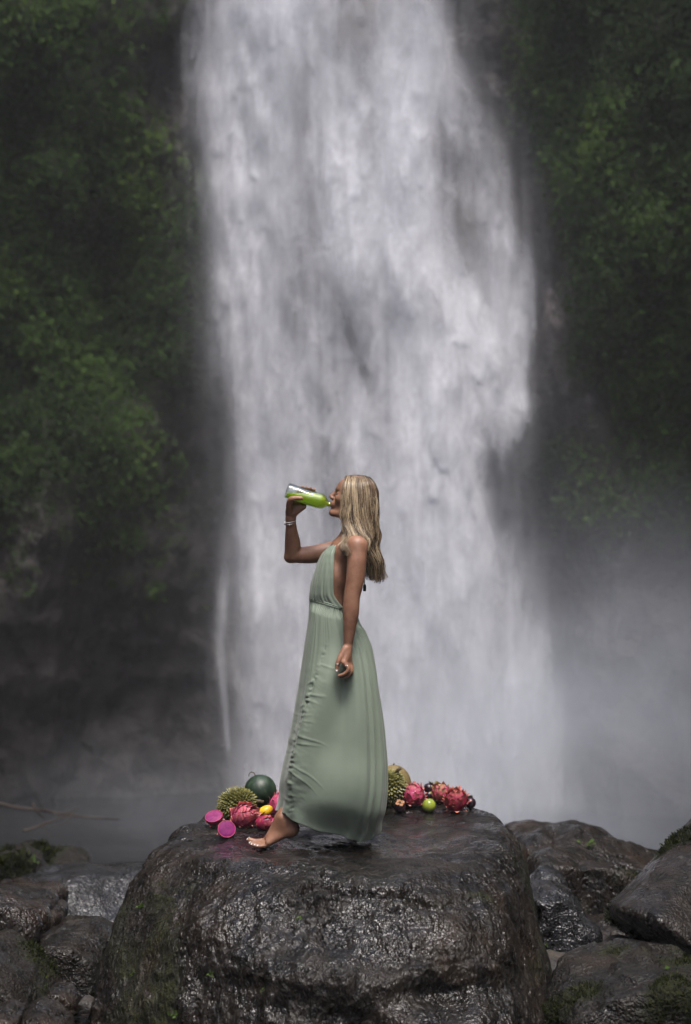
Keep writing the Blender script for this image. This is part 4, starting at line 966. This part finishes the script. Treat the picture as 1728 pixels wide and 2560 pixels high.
for p, r in ((P(622, 2097.5, -.050), .0125), (P(625.5, 2106.5, -.071), .0088), (P(630.5, 2110, -.090), .0083), (P(638, 2112, -.107), .0079), (P(645.5, 2113.8, -.124), .0075)):
    nail(p + [-.001, -.002, r * .25], (-1, -.1, -.75), r * .72, r * .75, (-.5, -.35, 1))
nail(P(842.0, 1675, -.2405), (0, 0, -1), .0052, .0062, (-.4, -1, 0))
M_lash = simple('lashes', (0.02, 0.014, 0.01), 0.6); M_brow = simple('brow hair', (0.05, 0.03, 0.018), 0.7)
for s_ in (-1, 1):
    pth = [hd(-.0850 + .001 * 0, s_ * .022, -.002), hd(-.0850, s_ * .031, -.0045), hd(-.0780, s_ * .042, -.003)]
    v, f = tube(catmull(pth, 8), [.001, .0014, .0017, .0018, .0018, .0017, .0014, .001], 6); pl('eyelashes', v, f, M_lash)
    pth = [hd(-.0885, s_ * .012, .0195), hd(-.0865, s_ * .028, .0245), hd(-.0720, s_ * .046, .021)]
    v, f = tube(catmull(pth, 8), [.0016, .0026, .003, .003, .0027, .0022, .0016, .001], 6); pl('eyebrow', v, f, M_brow)

# ---- hair: locks of strands
def build_hair():
    G = [[(868, 1191, -.004), (864, 1206, -.046), (859.5, 1232, -.072), (857, 1262, -.082), (857.5, 1295, -.082), (862, 1330, -.086), (857, 1362, -.128), (851, 1386, -.150)],
         [(874, 1188.5, -.004), (868, 1204, -.056), (865, 1235, -.084), (866, 1270, -.094), (869, 1305, -.104), (873, 1338, -.150), (872, 1365, -.216), (869, 1392, -.236)],
         [(886, 1187, -.004), (886, 1204, -.060), (887, 1238, -.090), (890, 1275, -.104), (897, 1312, -.120), (908, 1342, -.150), (919, 1375, -.160), (926, 1415, -.130), (929, 1452, -.110)],
         [(903, 1188.5, -.003), (912, 1206, -.054), (917, 1243, -.078), (919, 1285, -.088), (922, 1330, -.096), (927, 1375, -.096), (932, 1425, -.090), (936, 1462, -.080)],
         [(917, 1194, 0), (934, 1212, -.020), (941, 1252, -.030), (941, 1300, -.034), (942, 1345, -.034), (945, 1390, -.034), (950, 1435, -.034), (956, 1468, -.034)]]
    m = 30
    GN = np.array([catmull([P(*q) for q in g], m) for g in G]); GF = GN.copy(); GF[:, :, 1] = -GF[:, :, 1]
    # far-side locks fall behind the shoulder and stay inside the near outline
    GF[:, :, 0] += 0.012
    GF[0:2, :, 0] += np.linspace(0, .045, m)[None]
    rg = np.random.default_rng(5)
    uu = np.linspace(0, 1, len(G))
    def guide(GG, u):
        k = min(int(u * (len(G) - 1)), len(G) - 2); t = u * (len(G) - 1) - k; t = t * t * (3 - 2 * t) * .5 + t * .5
        return GG[k] * (1 - t) + GG[k + 1] * t
    t = np.linspace(0, 1, m); cen = np.array([P(902, 1250, 0)[0], 0, 0])
    sets = {0: [], 1: [], 2: []}
    for side, nl in ((0, 215), (1, 90)):
        GG = GN if side == 0 else GF
        for i in range(nl):
            u = rg.random() ** 0.95; base = guide(GG, u)
            inn = rg.random() ** 2 * 0.32                       # deeper layers
            lift = 1 + (0.02 if inn < .02 else 0)
            depth = np.interp(t, [0, .12, .5, 1], [0.02, 1, 1, 1]) * inn
            base = base.copy(); base[:, 1] *= (1 - depth * np.interp(u, [.8, 1], [1, 0.3])); base[:, 0] += (cen[0] - base[:, 0]) * depth * 0.35 * sstep(.75, .3, t)
            ph1, ph2, fr = rg.uniform(0, 6.28, 3); fr = rg.uniform(2.0, 3.6); am = rg.uniform(.003, .011) * np.interp(u, [.45, .7], [1, 1.5])
            wob = am * t * np.sin(fr * 6.28 * t + ph1); base[:, 0] += wob; base[:, 1] += am * 0.8 * t * np.sin(fr * 6.28 * t + ph2)
            base[:, 0] += (.0065 * np.sin(6.28 * 3.1 * t + 5 * u) + .004 * np.sin(6.28 * 5.3 * t + 9 * u)) * sstep(.25, .7, t)
            base[:, 0] += rg.normal(0, .004) * t + rg.normal(0, .011) * t ** 3
            tl = 1 - abs(rg.normal(0, np.interp(u, [.15, .45, .6], [.15, .15, .09]))) - (0.15 if rg.random() < .15 else 0) - .06 * sstep(.55, .35, u) * 0; tl = max(.66, tl) * np.interp(u, [.5, .75], [1, .96])
            ns = rg.integers(13, 22); wl = rg.uniform(.003, .0075) * np.interp(u, [0, .2], [.6, 1])
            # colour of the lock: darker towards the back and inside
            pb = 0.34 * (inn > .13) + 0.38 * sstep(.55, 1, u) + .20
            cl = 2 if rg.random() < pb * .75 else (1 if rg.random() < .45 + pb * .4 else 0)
            for k in range(ns):
                off = rg.normal(0, 1, 2) * wl
                spread = np.interp(t, [0, .2, .75, 1], [.8, 1, .8, .25 if rg.random() < .8 else 2.2])
                s = base.copy(); s[:, 0] += off[0] * spread; s[:, 1] += off[1] * .7 * spread * np.interp(t, [0, .1], [.3, 1])
                s += ((.0012 if rg.random() < .88 else .0042) * t ** .5 * np.sin(t * rg.uniform(8, 22) + rg.uniform(0, 6)))[:, None] * rg.normal(0, 1, 3)
                q = t * tl; s = np.stack([np.interp(q, t, s[:, a]) for a in range(3)], -1)
                c2 = cl if rg.random() < .8 else rg.integers(0, 3)
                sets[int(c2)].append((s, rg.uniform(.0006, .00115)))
    V, F, T, C, off = [], [], [], [], 0
    nsd = 4
    an = np.arange(nsd) * 2 * math.pi / nsd
    for ci, lst in sets.items():
        S = np.array([a for a, _ in lst]); Rr = np.array([b for _, b in lst])
        tg = np.gradient(S, axis=1); tg /= np.linalg.norm(tg, axis=2)[..., None] + 1e-9
        ref = np.array([0.3, 1.0, 0.2]); A = np.cross(tg, ref); A /= np.linalg.norm(A, axis=2)[..., None] + 1e-9; B = np.cross(tg, A)
        rr = Rr[:, None] * np.interp(np.linspace(0, 1, m), [0, .05, .8, 1], [.8, 1, .9, .25])[None]
        ringv = S[:, :, None] + rr[..., None, None] * (np.cos(an)[None, None, :, None] * A[:, :, None] + np.sin(an)[None, None, :, None] * B[:, :, None])
        V.append(ringv.reshape(-1, 3)); N = len(S)
        s0 = np.arange(N)[:, None, None] * m * nsd; k = np.arange(m - 1)[None, :, None] * nsd; j = np.arange(nsd)[None, None]; j2 = (j + 1) % nsd
        f = np.stack([s0 + k + j, s0 + k + j2, s0 + k + nsd + j2, s0 + k + nsd + j], -1).reshape(-1, 4) + off
        F.append(f); off += N * m * nsd
        T.append(np.tile(np.repeat(np.linspace(0, 1, m), nsd), N)); C.append(np.repeat((ci + np.random.default_rng(ci).normal(0, .25, N)) / 2, m * nsd))
    return np.concatenate(V), np.concatenate(F), np.concatenate(T), np.concatenate(C)
v, f, tt_, cc_ = build_hair()
t = NT('wet blonde hair')
tone = t.attr('tone'); ln = t.attr('along')
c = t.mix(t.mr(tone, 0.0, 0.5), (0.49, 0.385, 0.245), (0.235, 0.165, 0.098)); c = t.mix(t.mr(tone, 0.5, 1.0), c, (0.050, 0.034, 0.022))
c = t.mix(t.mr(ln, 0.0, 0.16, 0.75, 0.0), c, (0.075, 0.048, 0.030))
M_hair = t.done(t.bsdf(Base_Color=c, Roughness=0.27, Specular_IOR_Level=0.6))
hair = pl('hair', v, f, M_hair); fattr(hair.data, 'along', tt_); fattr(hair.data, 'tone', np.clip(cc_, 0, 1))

# ------------------------------------------------------------------ the bottle of green juice in her hand
bottle = thing('bottle', B_BASE, 'clear glass bottle of bright green juice tipped to the woman\'s lips', 'bottle')
bq = Vector(B_AX).to_track_quat('Z', 'X'); bottle.rotation_euler = bq.to_euler()
BL = B_LEN + .004
prof = [(0, .004), (.022, .003), (.031, .0), (.0350, .004), (RB, .010), (RB, .156), (.0352, .165), (.0330, .174), (.0280, .182), (.0200, .189), (.0145, .194), (.0125, .198), (.0118, BL - .006), (.0135, BL - .005), (.0135, BL)]
inn = [(.0105, BL), (.0105, .198), (.0125, .193), (.0180, .187), (.0260, .180), (.0310, .172), (.0332, .164), (.0338, .155), (.0338, .012), (.031, .007), (0, .008)]
v, f = revolve(prof + inn, 40)
t = NT('clear glass')
fr = t.n('LayerWeight', {'Blend': 0.22}).outputs['Fresnel']
M_glass = t.done(t.n('MixShader', {0: t.mr(fr, 0, 1, 0.03, 0.55, smooth=False), 1: t.n('BsdfTransparent', {'Color': (0.93, 0.96, 0.95, 1)}).outputs[0], 2: t.n('BsdfGlossy', {'Color': (1, 1, 1, 1), 'Roughness': 0.04}).outputs[0]}).outputs[0])
link('glass', mk_mesh('glass', v, f), M_glass, bottle)
bm = bmesh.new()
jp = [(0, .0085)] + [(r - .0004, z) for r, z in inn[::-1][1:]] + [(0, BL - .002)]
jv, jf = revolve(jp, 40); tmp = mk_mesh('tmp', jv, jf); bm.from_mesh(tmp); bpy.data.meshes.remove(tmp)
bmesh.ops.remove_doubles(bm, verts=bm.verts[:], dist=1e-5)
wn_ = bq.to_matrix().transposed() @ Vector((0.0, 0, 1)); lvl = Vector(bq.to_matrix().transposed() @ Vector(P(760, 1232.5, 0) - B_BASE))
bmesh.ops.bisect_plane(bm, geom=bm.verts[:] + bm.edges[:] + bm.faces[:], plane_co=lvl, plane_no=wn_, clear_outer=True)
ed = [e for e in bm.edges if e.is_boundary]; bmesh.ops.edgeloop_fill(bm, edges=ed)
bmesh.ops.recalc_face_normals(bm, faces=bm.faces[:])
jm = bpy.data.meshes.new('juice'); bm.to_mesh(jm); bm.free(); jm.polygons.foreach_set('use_smooth', np.ones(len(jm.polygons), bool))
t = NT('green juice'); c = t.mix(t.mr(t.noise(t.obj(), 14, 3), .3, .7), (0.52, 0.62, 0.030), (0.62, 0.68, 0.045))
jb = t.bsdf(Base_Color=c, Roughness=0.25, Subsurface_Weight=0.6, Subsurface_Radius=(.02, .02, .006), Subsurface_Scale=1.0)
jt = t.n('BsdfTranslucent', {'Color': (0.62, 0.80, 0.03, 1)}).outputs[0]
link('juice', jm, t.done(t.n('MixShader', {0: .5, 1: jb, 2: jt}).outputs[0]), bottle)

# ------------------------------------------------------------------ fruit laid out on the rock
def ground_at(px, py):
    """where the top of the big rock is seen at a pixel"""
    dg = bpy.context.evaluated_depsgraph_get()
    a = Vector(P(px, py, -6.5)); d = (Vector(P(px, py, 8)) - a).normalized()
    inv = big_rock.matrix_world.inverted(); ok, loc, nr, i = big_rock.ray_cast(inv @ a, (inv.to_3x3() @ d).normalized(), depsgraph=dg)
    return np.array(big_rock.matrix_world @ loc) if ok else P(px, py, .5)
def drop(x, y):
    inv = big_rock.matrix_world.inverted(); ok, loc, nr, i = big_rock.ray_cast(inv @ Vector((x, y, 2)), Vector((0, 0, -1)))
    return (big_rock.matrix_world @ loc).z if ok else 0.0
bpy.context.view_layer.update()
def spot(px, Y, r):
    """centre of a fruit of radius r seen at column px and standing on the rock at depth Y"""
    x = P(px, 2020, Y)[0]; return np.array([x, Y, drop(x, Y) + r * .96])

def fruit_mat(name, fn, rough=.4, bump=0.0, bs=60, coat=0.0, sss=0.1, spec=.5):
    t = NT(name); o = t.obj(); c = fn(t, o)
    a = dict(Base_Color=c, Roughness=rough, Specular_IOR_Level=spec, Coat_Weight=coat, Coat_Roughness=.2, Subsurface_Weight=sss, Subsurface_Scale=.01)
    if bump: a['Normal'] = t.bump(t.noise(o, bs, 3), bump, .002)
    return t.done(t.bsdf(**a))
M_melon = fruit_mat('melon rind', lambda t, o: t.mix(t.mr(t.noise(t.map(o, scale=(1, 1, .35)), 22, 5, .6, 1.2), .42, .62), (.012, .026, .014), (.036, .062, .036)), .46, sss=0)
M_dur = fruit_mat('durian spine', lambda t, o: t.mix(t.mr(t.attr('along'), .25, 1), (.050, .052, .010), t.mix(t.mr(t.noise(o, 30, 3), .35, .65), (.20, .185, .04), (.31, .285, .09))), .5, sss=0)
M_durb = simple('durian husk', (.030, .028, .008), .6)
M_stalk = simple('fruit stalk', (.075, .055, .025), .7)
M_pink = fruit_mat('dragon fruit skin', lambda t, o: t.mix(t.mr(t.noise(o, 16, 4), .35, .65), (.30, .022, .085), (.50, .07, .17)), .42)
M_bract = fruit_mat('dragon fruit scale', lambda t, o: t.mix(t.attr('along'), t.mix(t.mr(t.noise(o, 30, 3), .35, .65), (.38, .030, .11), (.60, .10, .22)), (.62, .26, .20)), .42)
M_bract_g = fruit_mat('dragon fruit green scale', lambda t, o: t.mix(t.attr('along'), (.52, .09, .15), (.34, .40, .12)), .45)
M_red = fruit_mat('red dragon fruit skin', lambda t, o: t.mix(t.mr(t.noise(o, 16, 4), .35, .65), (.17, .008, .040), (.32, .022, .075)), .42)
M_bract_r = fruit_mat('red dragon fruit scale', lambda t, o: t.mix(t.attr('along'), t.mix(t.mr(t.noise(o, 30, 3), .35, .65), (.26, .014, .060), (.42, .05, .12)), (.55, .20, .13)), .42)
M_flesh = fruit_mat('magenta flesh', lambda t, o: t.mix(t.mr(t.noise(o, 190, 1), .60, .68, 0, .85), t.mix(t.mr(t.noise(o, 45, 3), .3, .7), (.11, .003, .075), (.20, .008, .11)), (.03, .005, .02)), .55, sss=0, spec=.15)
M_flesh_sheen = fruit_mat('magenta flesh painted with sheen', lambda t, o: t.mix(t.mr(t.noise(o, 190, 1), .60, .68, 0, .85), t.mix(t.mr(t.noise(o, 45, 3), .3, .7), (.15, .020, .095), (.26, .045, .14)), (.06, .01, .04)), .55, sss=0, spec=.15)  # paler copy of the flesh: its wet reflection is painted into the colour
M_rim = simple('pink rind', (.36, .025, .08), .4)
M_mango = fruit_mat('yellow fruit skin', lambda t, o: t.mix(t.mr(t.noise(o, 9, 4), .3, .7), (.72, .33, .008), (.82, .50, .02)), .38, .15, 90)
M_lime = fruit_mat('green fruit skin', lambda t, o: t.mix(t.mr(t.noise(o, 18, 5), .3, .7), (.16, .21, .020), (.31, .36, .045)), .26, .1, 90)
M_mangs = fruit_mat('mangosteen rind', lambda t, o: t.mix(t.mr(t.noise(o, 30, 4), .3, .7), (.012, .006, .012), (.035, .014, .022)), .30, sss=0)
M_calyx = simple('calyx', (.10, .11, .04), .6); M_calyx_b = simple('brown calyx', (.30, .14, .06), .6)
M_tan = fruit_mat('tan melon rind', lambda t, o: t.mix(t.mr(t.noise(o, 40, 4), .3, .7), (.13, .095, .035), (.20, .15, .06)), .6, .5, 120, sss=0)

def ellipsoid(r, nu=40, nv=24, power=1.0):
    a = np.linspace(0, math.pi, nv); v, f = revolve([(math.sin(x) ** power, math.cos(x)) for x in a], nu); return v * np.array(r), f
def fib(n):
    i = np.arange(n) + .5; ph = np.arccos(1 - 2 * i / n); th = math.pi * (1 + 5 ** .5) * i
    return np.stack([np.cos(th) * np.sin(ph), np.sin(th) * np.sin(ph), np.cos(ph)], -1)

def durian(c, r, label, rot=(0, 0, 0), n=620, hgt=.020, w=.011, seed=1):
    o = thing('durian', c, label, 'durian', 'durians on the big rock', rot)
    r = np.array(r); v, f = ellipsoid(r * .93); v = v * (1 + .03 * fbm(v * 18, 2, seed))[:, None]; link('husk', mk_mesh('husk', v, f), M_durb, o)
    rg = np.random.default_rng(seed); d = fib(n) + rg.normal(0, .02, (n, 3)); d /= np.linalg.norm(d, axis=1)[:, None]
    p = d * r * .91; nn = d / r; nn /= np.linalg.norm(nn, axis=1)[:, None]; nn = nn + rg.normal(0, .13, (n, 3)); nn /= np.linalg.norm(nn, axis=1)[:, None]
    A = np.cross(nn, [0.3, .2, 1.0]); A /= np.linalg.norm(A, axis=1)[:, None]; B = np.cross(nn, A); h = hgt * rg.uniform(.75, 1.25, n)[:, None]; wd = w * rg.uniform(.8, 1.2, n)[:, None]
    k = 5; an = np.arange(k) * 2 * math.pi / k
    rings = p[:, None] + wd[:, None] * (np.cos(an)[None, :, None] * A[:, None] + np.sin(an)[None, :, None] * B[:, None])
    mid = p[:, None] + nn[:, None] * h[:, None] * .45 + .52 * wd[:, None] * (np.cos(an)[None, :, None] * A[:, None] + np.sin(an)[None, :, None] * B[:, None])
    V = np.concatenate([rings, mid, (p + nn * h)[:, None]], 1).reshape(-1, 3); b = np.arange(n)[:, None] * (2 * k + 1); j = np.arange(k)[None]; j2 = (j + 1) % k
    Q = np.stack([b + j, b + j2, b + k + j2, b + k + j], -1).reshape(-1, 4); T = np.stack([b + k + j, b + k + j2, np.broadcast_to(b + 2 * k, (n, k))], -1).reshape(-1, 3)
    me = mk_mesh('spines', V, [Q, T], smooth=False); fattr(me, 'along', np.tile(np.array([0] * k + [.5] * k + [1.0]), n)); link('spines', me, M_dur, o, kind='stuff')
    v, f = tube([(0, 0, r[2] * .9), (.004, 0, r[2] + .022), (.012, 0, r[2] + .038)], [.011, .009, .010], 8); link('stalk', mk_mesh('stalk', v, f), M_stalk, o)
    return o

def bract_mesh(mat, curl):
    n = 7; t = np.linspace(0, 1, n); w = .46 * np.sqrt(np.clip(1 - t ** 2.4, 0, 1)) * (1 - .25 * t)
    x = t; z = .05 * np.sin(t * math.pi) - .24 * t ** 2 + (1.0 + curl * 2.4) * np.clip(t - .58, 0, 1) ** 2
    V = np.concatenate([np.stack([x, w * s, z - .10 * abs(s) * (1 - t)], -1) for s in (-1, -.5, 0, .5, 1)])
    me = mk_mesh('bract', V, grid_faces(5, n)); fattr(me, 'along', np.tile(t ** 1.6, 5)); me.materials.append(mat); return me
BR = {}
def dragon(c, r, label, axis, rows=6, per=6, bl=.034, skin=None, bm_=None, curl=.42, seed=0, group='whole dragon fruits on the big rock', skip=lambda z: False):
    """axis = direction the crown end points"""
    q = Vector(axis).to_track_quat('Z', 'Y'); o = thing('dragon_fruit', c, label, 'dragon fruit', group, q.to_euler())
    rg = np.random.default_rng(seed + 90); r = np.array(r)
    v, f = ellipsoid(r, 36, 22); link('skin', mk_mesh('skin', v, f), skin or M_pink, o)
    key = (bm_ or M_bract).name
    if key not in BR: BR[key] = bract_mesh(bm_ or M_bract, curl)
    for k in range(rows):
        zt = -.85 + 1.75 * k / (rows - 1); n = max(3, int(round(per * math.sqrt(max(.05, 1 - zt * zt * .85)))))
        if skip(zt): continue
        for j in range(n):
            a = (j + .5 * (k % 2)) * 2 * math.pi / n + rg.normal(0, .12)
            z = min(.97, max(-.97, zt + rg.normal(0, .05))); s = math.sqrt(1 - z * z)
            p = Vector((r[0] * s * math.cos(a), r[1] * s * math.sin(a), r[2] * z)); nn = Vector((p.x / r[0] ** 2, p.y / r[1] ** 2, p.z / r[2] ** 2)).normalized()
            up = Vector((0, 0, 1)) - nn * nn.z
            if up.length < .05: up = Vector((math.cos(a), math.sin(a), 0)) - nn * nn.dot(Vector((math.cos(a), math.sin(a), 0)))
            up.normalize(); lean = .20 + .12 * max(0, zt) + rg.uniform(-.06, .16)
            X = (up * math.cos(lean) + nn * math.sin(lean)).normalized(); Yv = nn.cross(X).normalized() * 1.0; Z = X.cross(Yv)
            M = Matrix((X, Yv, Z)).transposed()
            b = bpy.data.objects.new('bract', BR[key]); col.objects.link(b); b.parent = o
            b.rotation_euler = M.to_euler(); L_ = bl * rg.uniform(.8, 1.2) * (1.15 if zt > .5 else 1); b.scale = (L_, L_ * rg.uniform(.9, 1.15), L_); b.location = p * .99
    return o

def dragon_half(c, r, nrm, label, flesh):
    """half fruit, cut face turned towards nrm"""
    q = Vector(nrm).to_track_quat('Z', 'Y'); o = thing('dragon_fruit_half', c, label, 'dragon fruit half', 'cut dragon fruit halves', q.to_euler())
    rx, ry, rz = r; a = np.linspace(0, math.pi / 2, 12)
    v, f = revolve([(math.cos(x), -math.sin(x)) for x in a], 40); link('skin', mk_mesh('skin', v * np.array(r), [f[0][:, ::-1]]), M_red, o)
    v, f = revolve([(1.0, 0), (1.0, .0016), (.985, .0028), (.93, .0030), (.925, .001)], 40); v[:, 0] *= rx; v[:, 1] *= ry; link('rind', mk_mesh('rind', v, [f[0][:, ::-1]]), M_rim, o)
    v, f = revolve([(0, .0030), (.5, .0029), (.9, .0024), (.94, .0015)], 40); v[:, 0] *= rx; v[:, 1] *= ry; link('flesh', mk_mesh('flesh', v, [f[0][:, ::-1]]), flesh, o)
    if M_bract_r.name not in BR: BR[M_bract_r.name] = bract_mesh(M_bract_r, .42)
    for k in range(6):
        an = k * 2 * math.pi / 6 + .3; d = Vector((math.cos(an) * .78, math.sin(an) * .78, -.62)); p = Vector((d.x * rx, d.y * ry, d.z * rz))
        nn = Vector((d.x / rx, d.y / ry, d.z / rz)).normalized(); X = (Vector((math.cos(an), math.sin(an), .25)) * .6 + nn * .3); X.normalize(); Yv = nn.cross(X).normalized(); Z = X.cross(Yv)
        b = bpy.data.objects.new('bract', BR[M_bract_r.name]); col.objects.link(b); b.parent = o; b.rotation_euler = Matrix((X, Yv, Z)).transposed().to_euler(); b.scale = (.015,) * 3; b.location = p * .98
    return o

def mangosteen(c, r, label, up, calyx):
    q = Vector(up).to_track_quat('Z', 'Y'); o = thing('mangosteen', c, label, 'mangosteen', 'mangosteens on the big rock', q.to_euler())
    v, f = ellipsoid((r, r, r * .92), 28, 18); link('rind', mk_mesh('rind', v, f), M_mangs, o)
    V, F = [], []
    for k in range(4):
        a = k * math.pi / 2 + .4; n = 6; t = np.linspace(0, 1, n); w = .42 * np.sqrt(np.clip(1 - (2 * t - .9) ** 2 * .8, 0.05, 1)) * r
        x = (.12 + .75 * t) * r; z = r * (.95 - .22 * t ** 2 + .20 * t ** 4)
        pts = np.concatenate([np.stack([x, w * s, z + .10 * r * abs(s)], -1) for s in (-1, 0, 1)]); R_ = np.array(Matrix.Rotation(a, 3, 'Z'))
        me = mk_mesh('calyx_lobe', pts @ R_.T, grid_faces(3, n)); link('calyx_lobe', me, calyx, o).modifiers.new('t', 'SOLIDIFY').thickness = .0015
    v, f = tube([(0, 0, r * .85), (0, 0, r * 1.25)], [.005, .006], 8); link('stalk', mk_mesh('stalk', v, f), M_stalk, o)
    return o

# left of her foot
wm = thing('watermelon', spot(651, .92, .0835), 'round dark green watermelon behind the left durian', 'watermelon', None, (rad(-8), rad(-10), 0))
v, f = ellipsoid((.0835, .0835, .0815), 48, 30); link('rind', mk_mesh('rind', v, f), M_melon, wm)
v, f = tube(catmull([(-.012, -.02, .078), (-.016, -.022, .094), (-.030, -.02, .100), (-.042, -.02, .092), (-.044, -.02, .080)], 16), np.linspace(.003, .0018, 16), 7); link('stem', mk_mesh('stem', v, f), M_stalk, wm)
durian(spot(593, .62, .072), (.072, .070, .092), 'olive spiky durian on the left in front of the watermelon', (rad(8), rad(82), rad(12)), seed=2, hgt=.021, w=.0110, n=400)
dragon(spot(609, .37, .052), (.052, .052, .060), 'large pink dragon fruit beside the cut halves and the woman\'s foot', (.75, -.55, .35), rows=9, per=9, seed=1, bl=.040)
dragon(spot(662, .30, .034), (.034, .036, .048), 'small dark red dragon fruit under the yellow fruit', (.9, -.3, .15), rows=5, per=6, bl=.027, skin=M_red, bm_=M_bract_r, seed=2)
dragon(spot(697, .72, .050), (.048, .048, .055), 'pink dragon fruit half hidden behind the front hem of the dress', (.2, .1, 1), rows=5, per=6, seed=3)
mg = thing('mango', spot(664, .56, .030) + [0, 0, .018], 'small yellow orange mango beside the watermelon', 'mango', None, (0, rad(68), rad(10)))
v, f = ellipsoid((.027, .029, .037), 32, 22); v[:, 0] += .004 * np.cos(v[:, 2] / .037 * 1.5); link('skin', mk_mesh('skin', v, f), M_mango, mg)
v, f = tube([(0, 0, -.036), (0, 0, -.040)], [.003, .0035], 7); link('stalk', mk_mesh('stalk', v, f), M_stalk, mg)
h1 = spot(535, .34, .040); h2 = spot(567, .16, .038)
dragon_half(h1 + [0, 0, .012], (.043, .043, .046), (-.15, -.50, .85), 'cut dragon fruit half with wet sheen painted pale on its flesh, the left one of the pair', M_flesh_sheen)
dragon_half(h2 + [0, 0, .006], (.042, .042, .044), (.17, -.84, .52), 'cut dragon fruit half with deep magenta flesh, nearer one of the pair', M_flesh)
# right of the dress
durian(spot(975, 1.00, .088), (.080, .080, .094), 'green spiky durian half hidden behind the back of the dress', (rad(20), rad(20), 0), seed=5, n=330, hgt=.020, w=.0135)
tm = thing('melon', spot(984, 1.16, .098), 'smooth tan melon behind the right durian', 'melon'); v, f = ellipsoid((.094, .09, .100), 36, 24); link('rind', mk_mesh('rind', v, f), M_tan, tm)
v, f = tube([(0, 0, .098), (.004, 0, .108)], [.005, .004], 7); link('stalk', mk_mesh('stalk', v, f), M_stalk, tm)
dragon(spot(1034, .98, .056), (.056, .056, .052), 'bright pink round dragon fruit beside the right durian', (.1, -.2, 1), rows=7, per=9, bl=.034, seed=6, curl=.5)
dragon(spot(1104, 1.04, .046), (.046, .046, .046), 'pink and green dragon fruit behind the green fruit', (-.3, -.3, .9), rows=6, per=8, bl=.034, bm_=M_bract_g, seed=7)
dragon(spot(1139, .86, .052), (.053, .053, .050), 'deep red dragon fruit with tall curled scales at the right end', (.1, -.15, 1), rows=8, per=9, bl=.040, skin=M_red, bm_=M_bract_r, seed=8)
gl = thing('guava', spot(1072.5, .88, .035), 'glossy yellow green round fruit between the dragon fruits', 'guava', None, (rad(20), rad(15), 0)); v, f = ellipsoid((.035, .035, .036), 32, 22); link('skin', mk_mesh('skin', v, f), M_lime, gl)
v, f = revolve([(0, -.036), (.003, -.0375), (.005, -.0355)], 8); link('blossom_end', mk_mesh('blossom_end', v, f), M_stalk, gl)
mangosteen(spot(1073, 1.12, .029) + [0, 0, .038], .029, 'dark purple mangosteen with a green cap above the green fruit', (.55, .2, .8), M_calyx)
mangosteen(spot(1073, 1.11, .027), .027, 'dark mangosteen hidden behind the glossy green fruit', (0, .6, .6), M_calyx)
mangosteen(spot(1176, .90, .030), .030, 'dark round mangosteen at the far right end of the fruit', (-.2, .6, .8), M_calyx)
mangosteen(spot(1000, .86, .029), .029, 'mangosteen with a brown cap in front of the right durian', (0, -.55, .85), M_calyx_b)
mangosteen(spot(1052, 1.02, .026), .026, 'small mangosteen with a brown cap between the pink dragon fruit and the green fruit', (.2, -.3, .9), M_calyx_b)
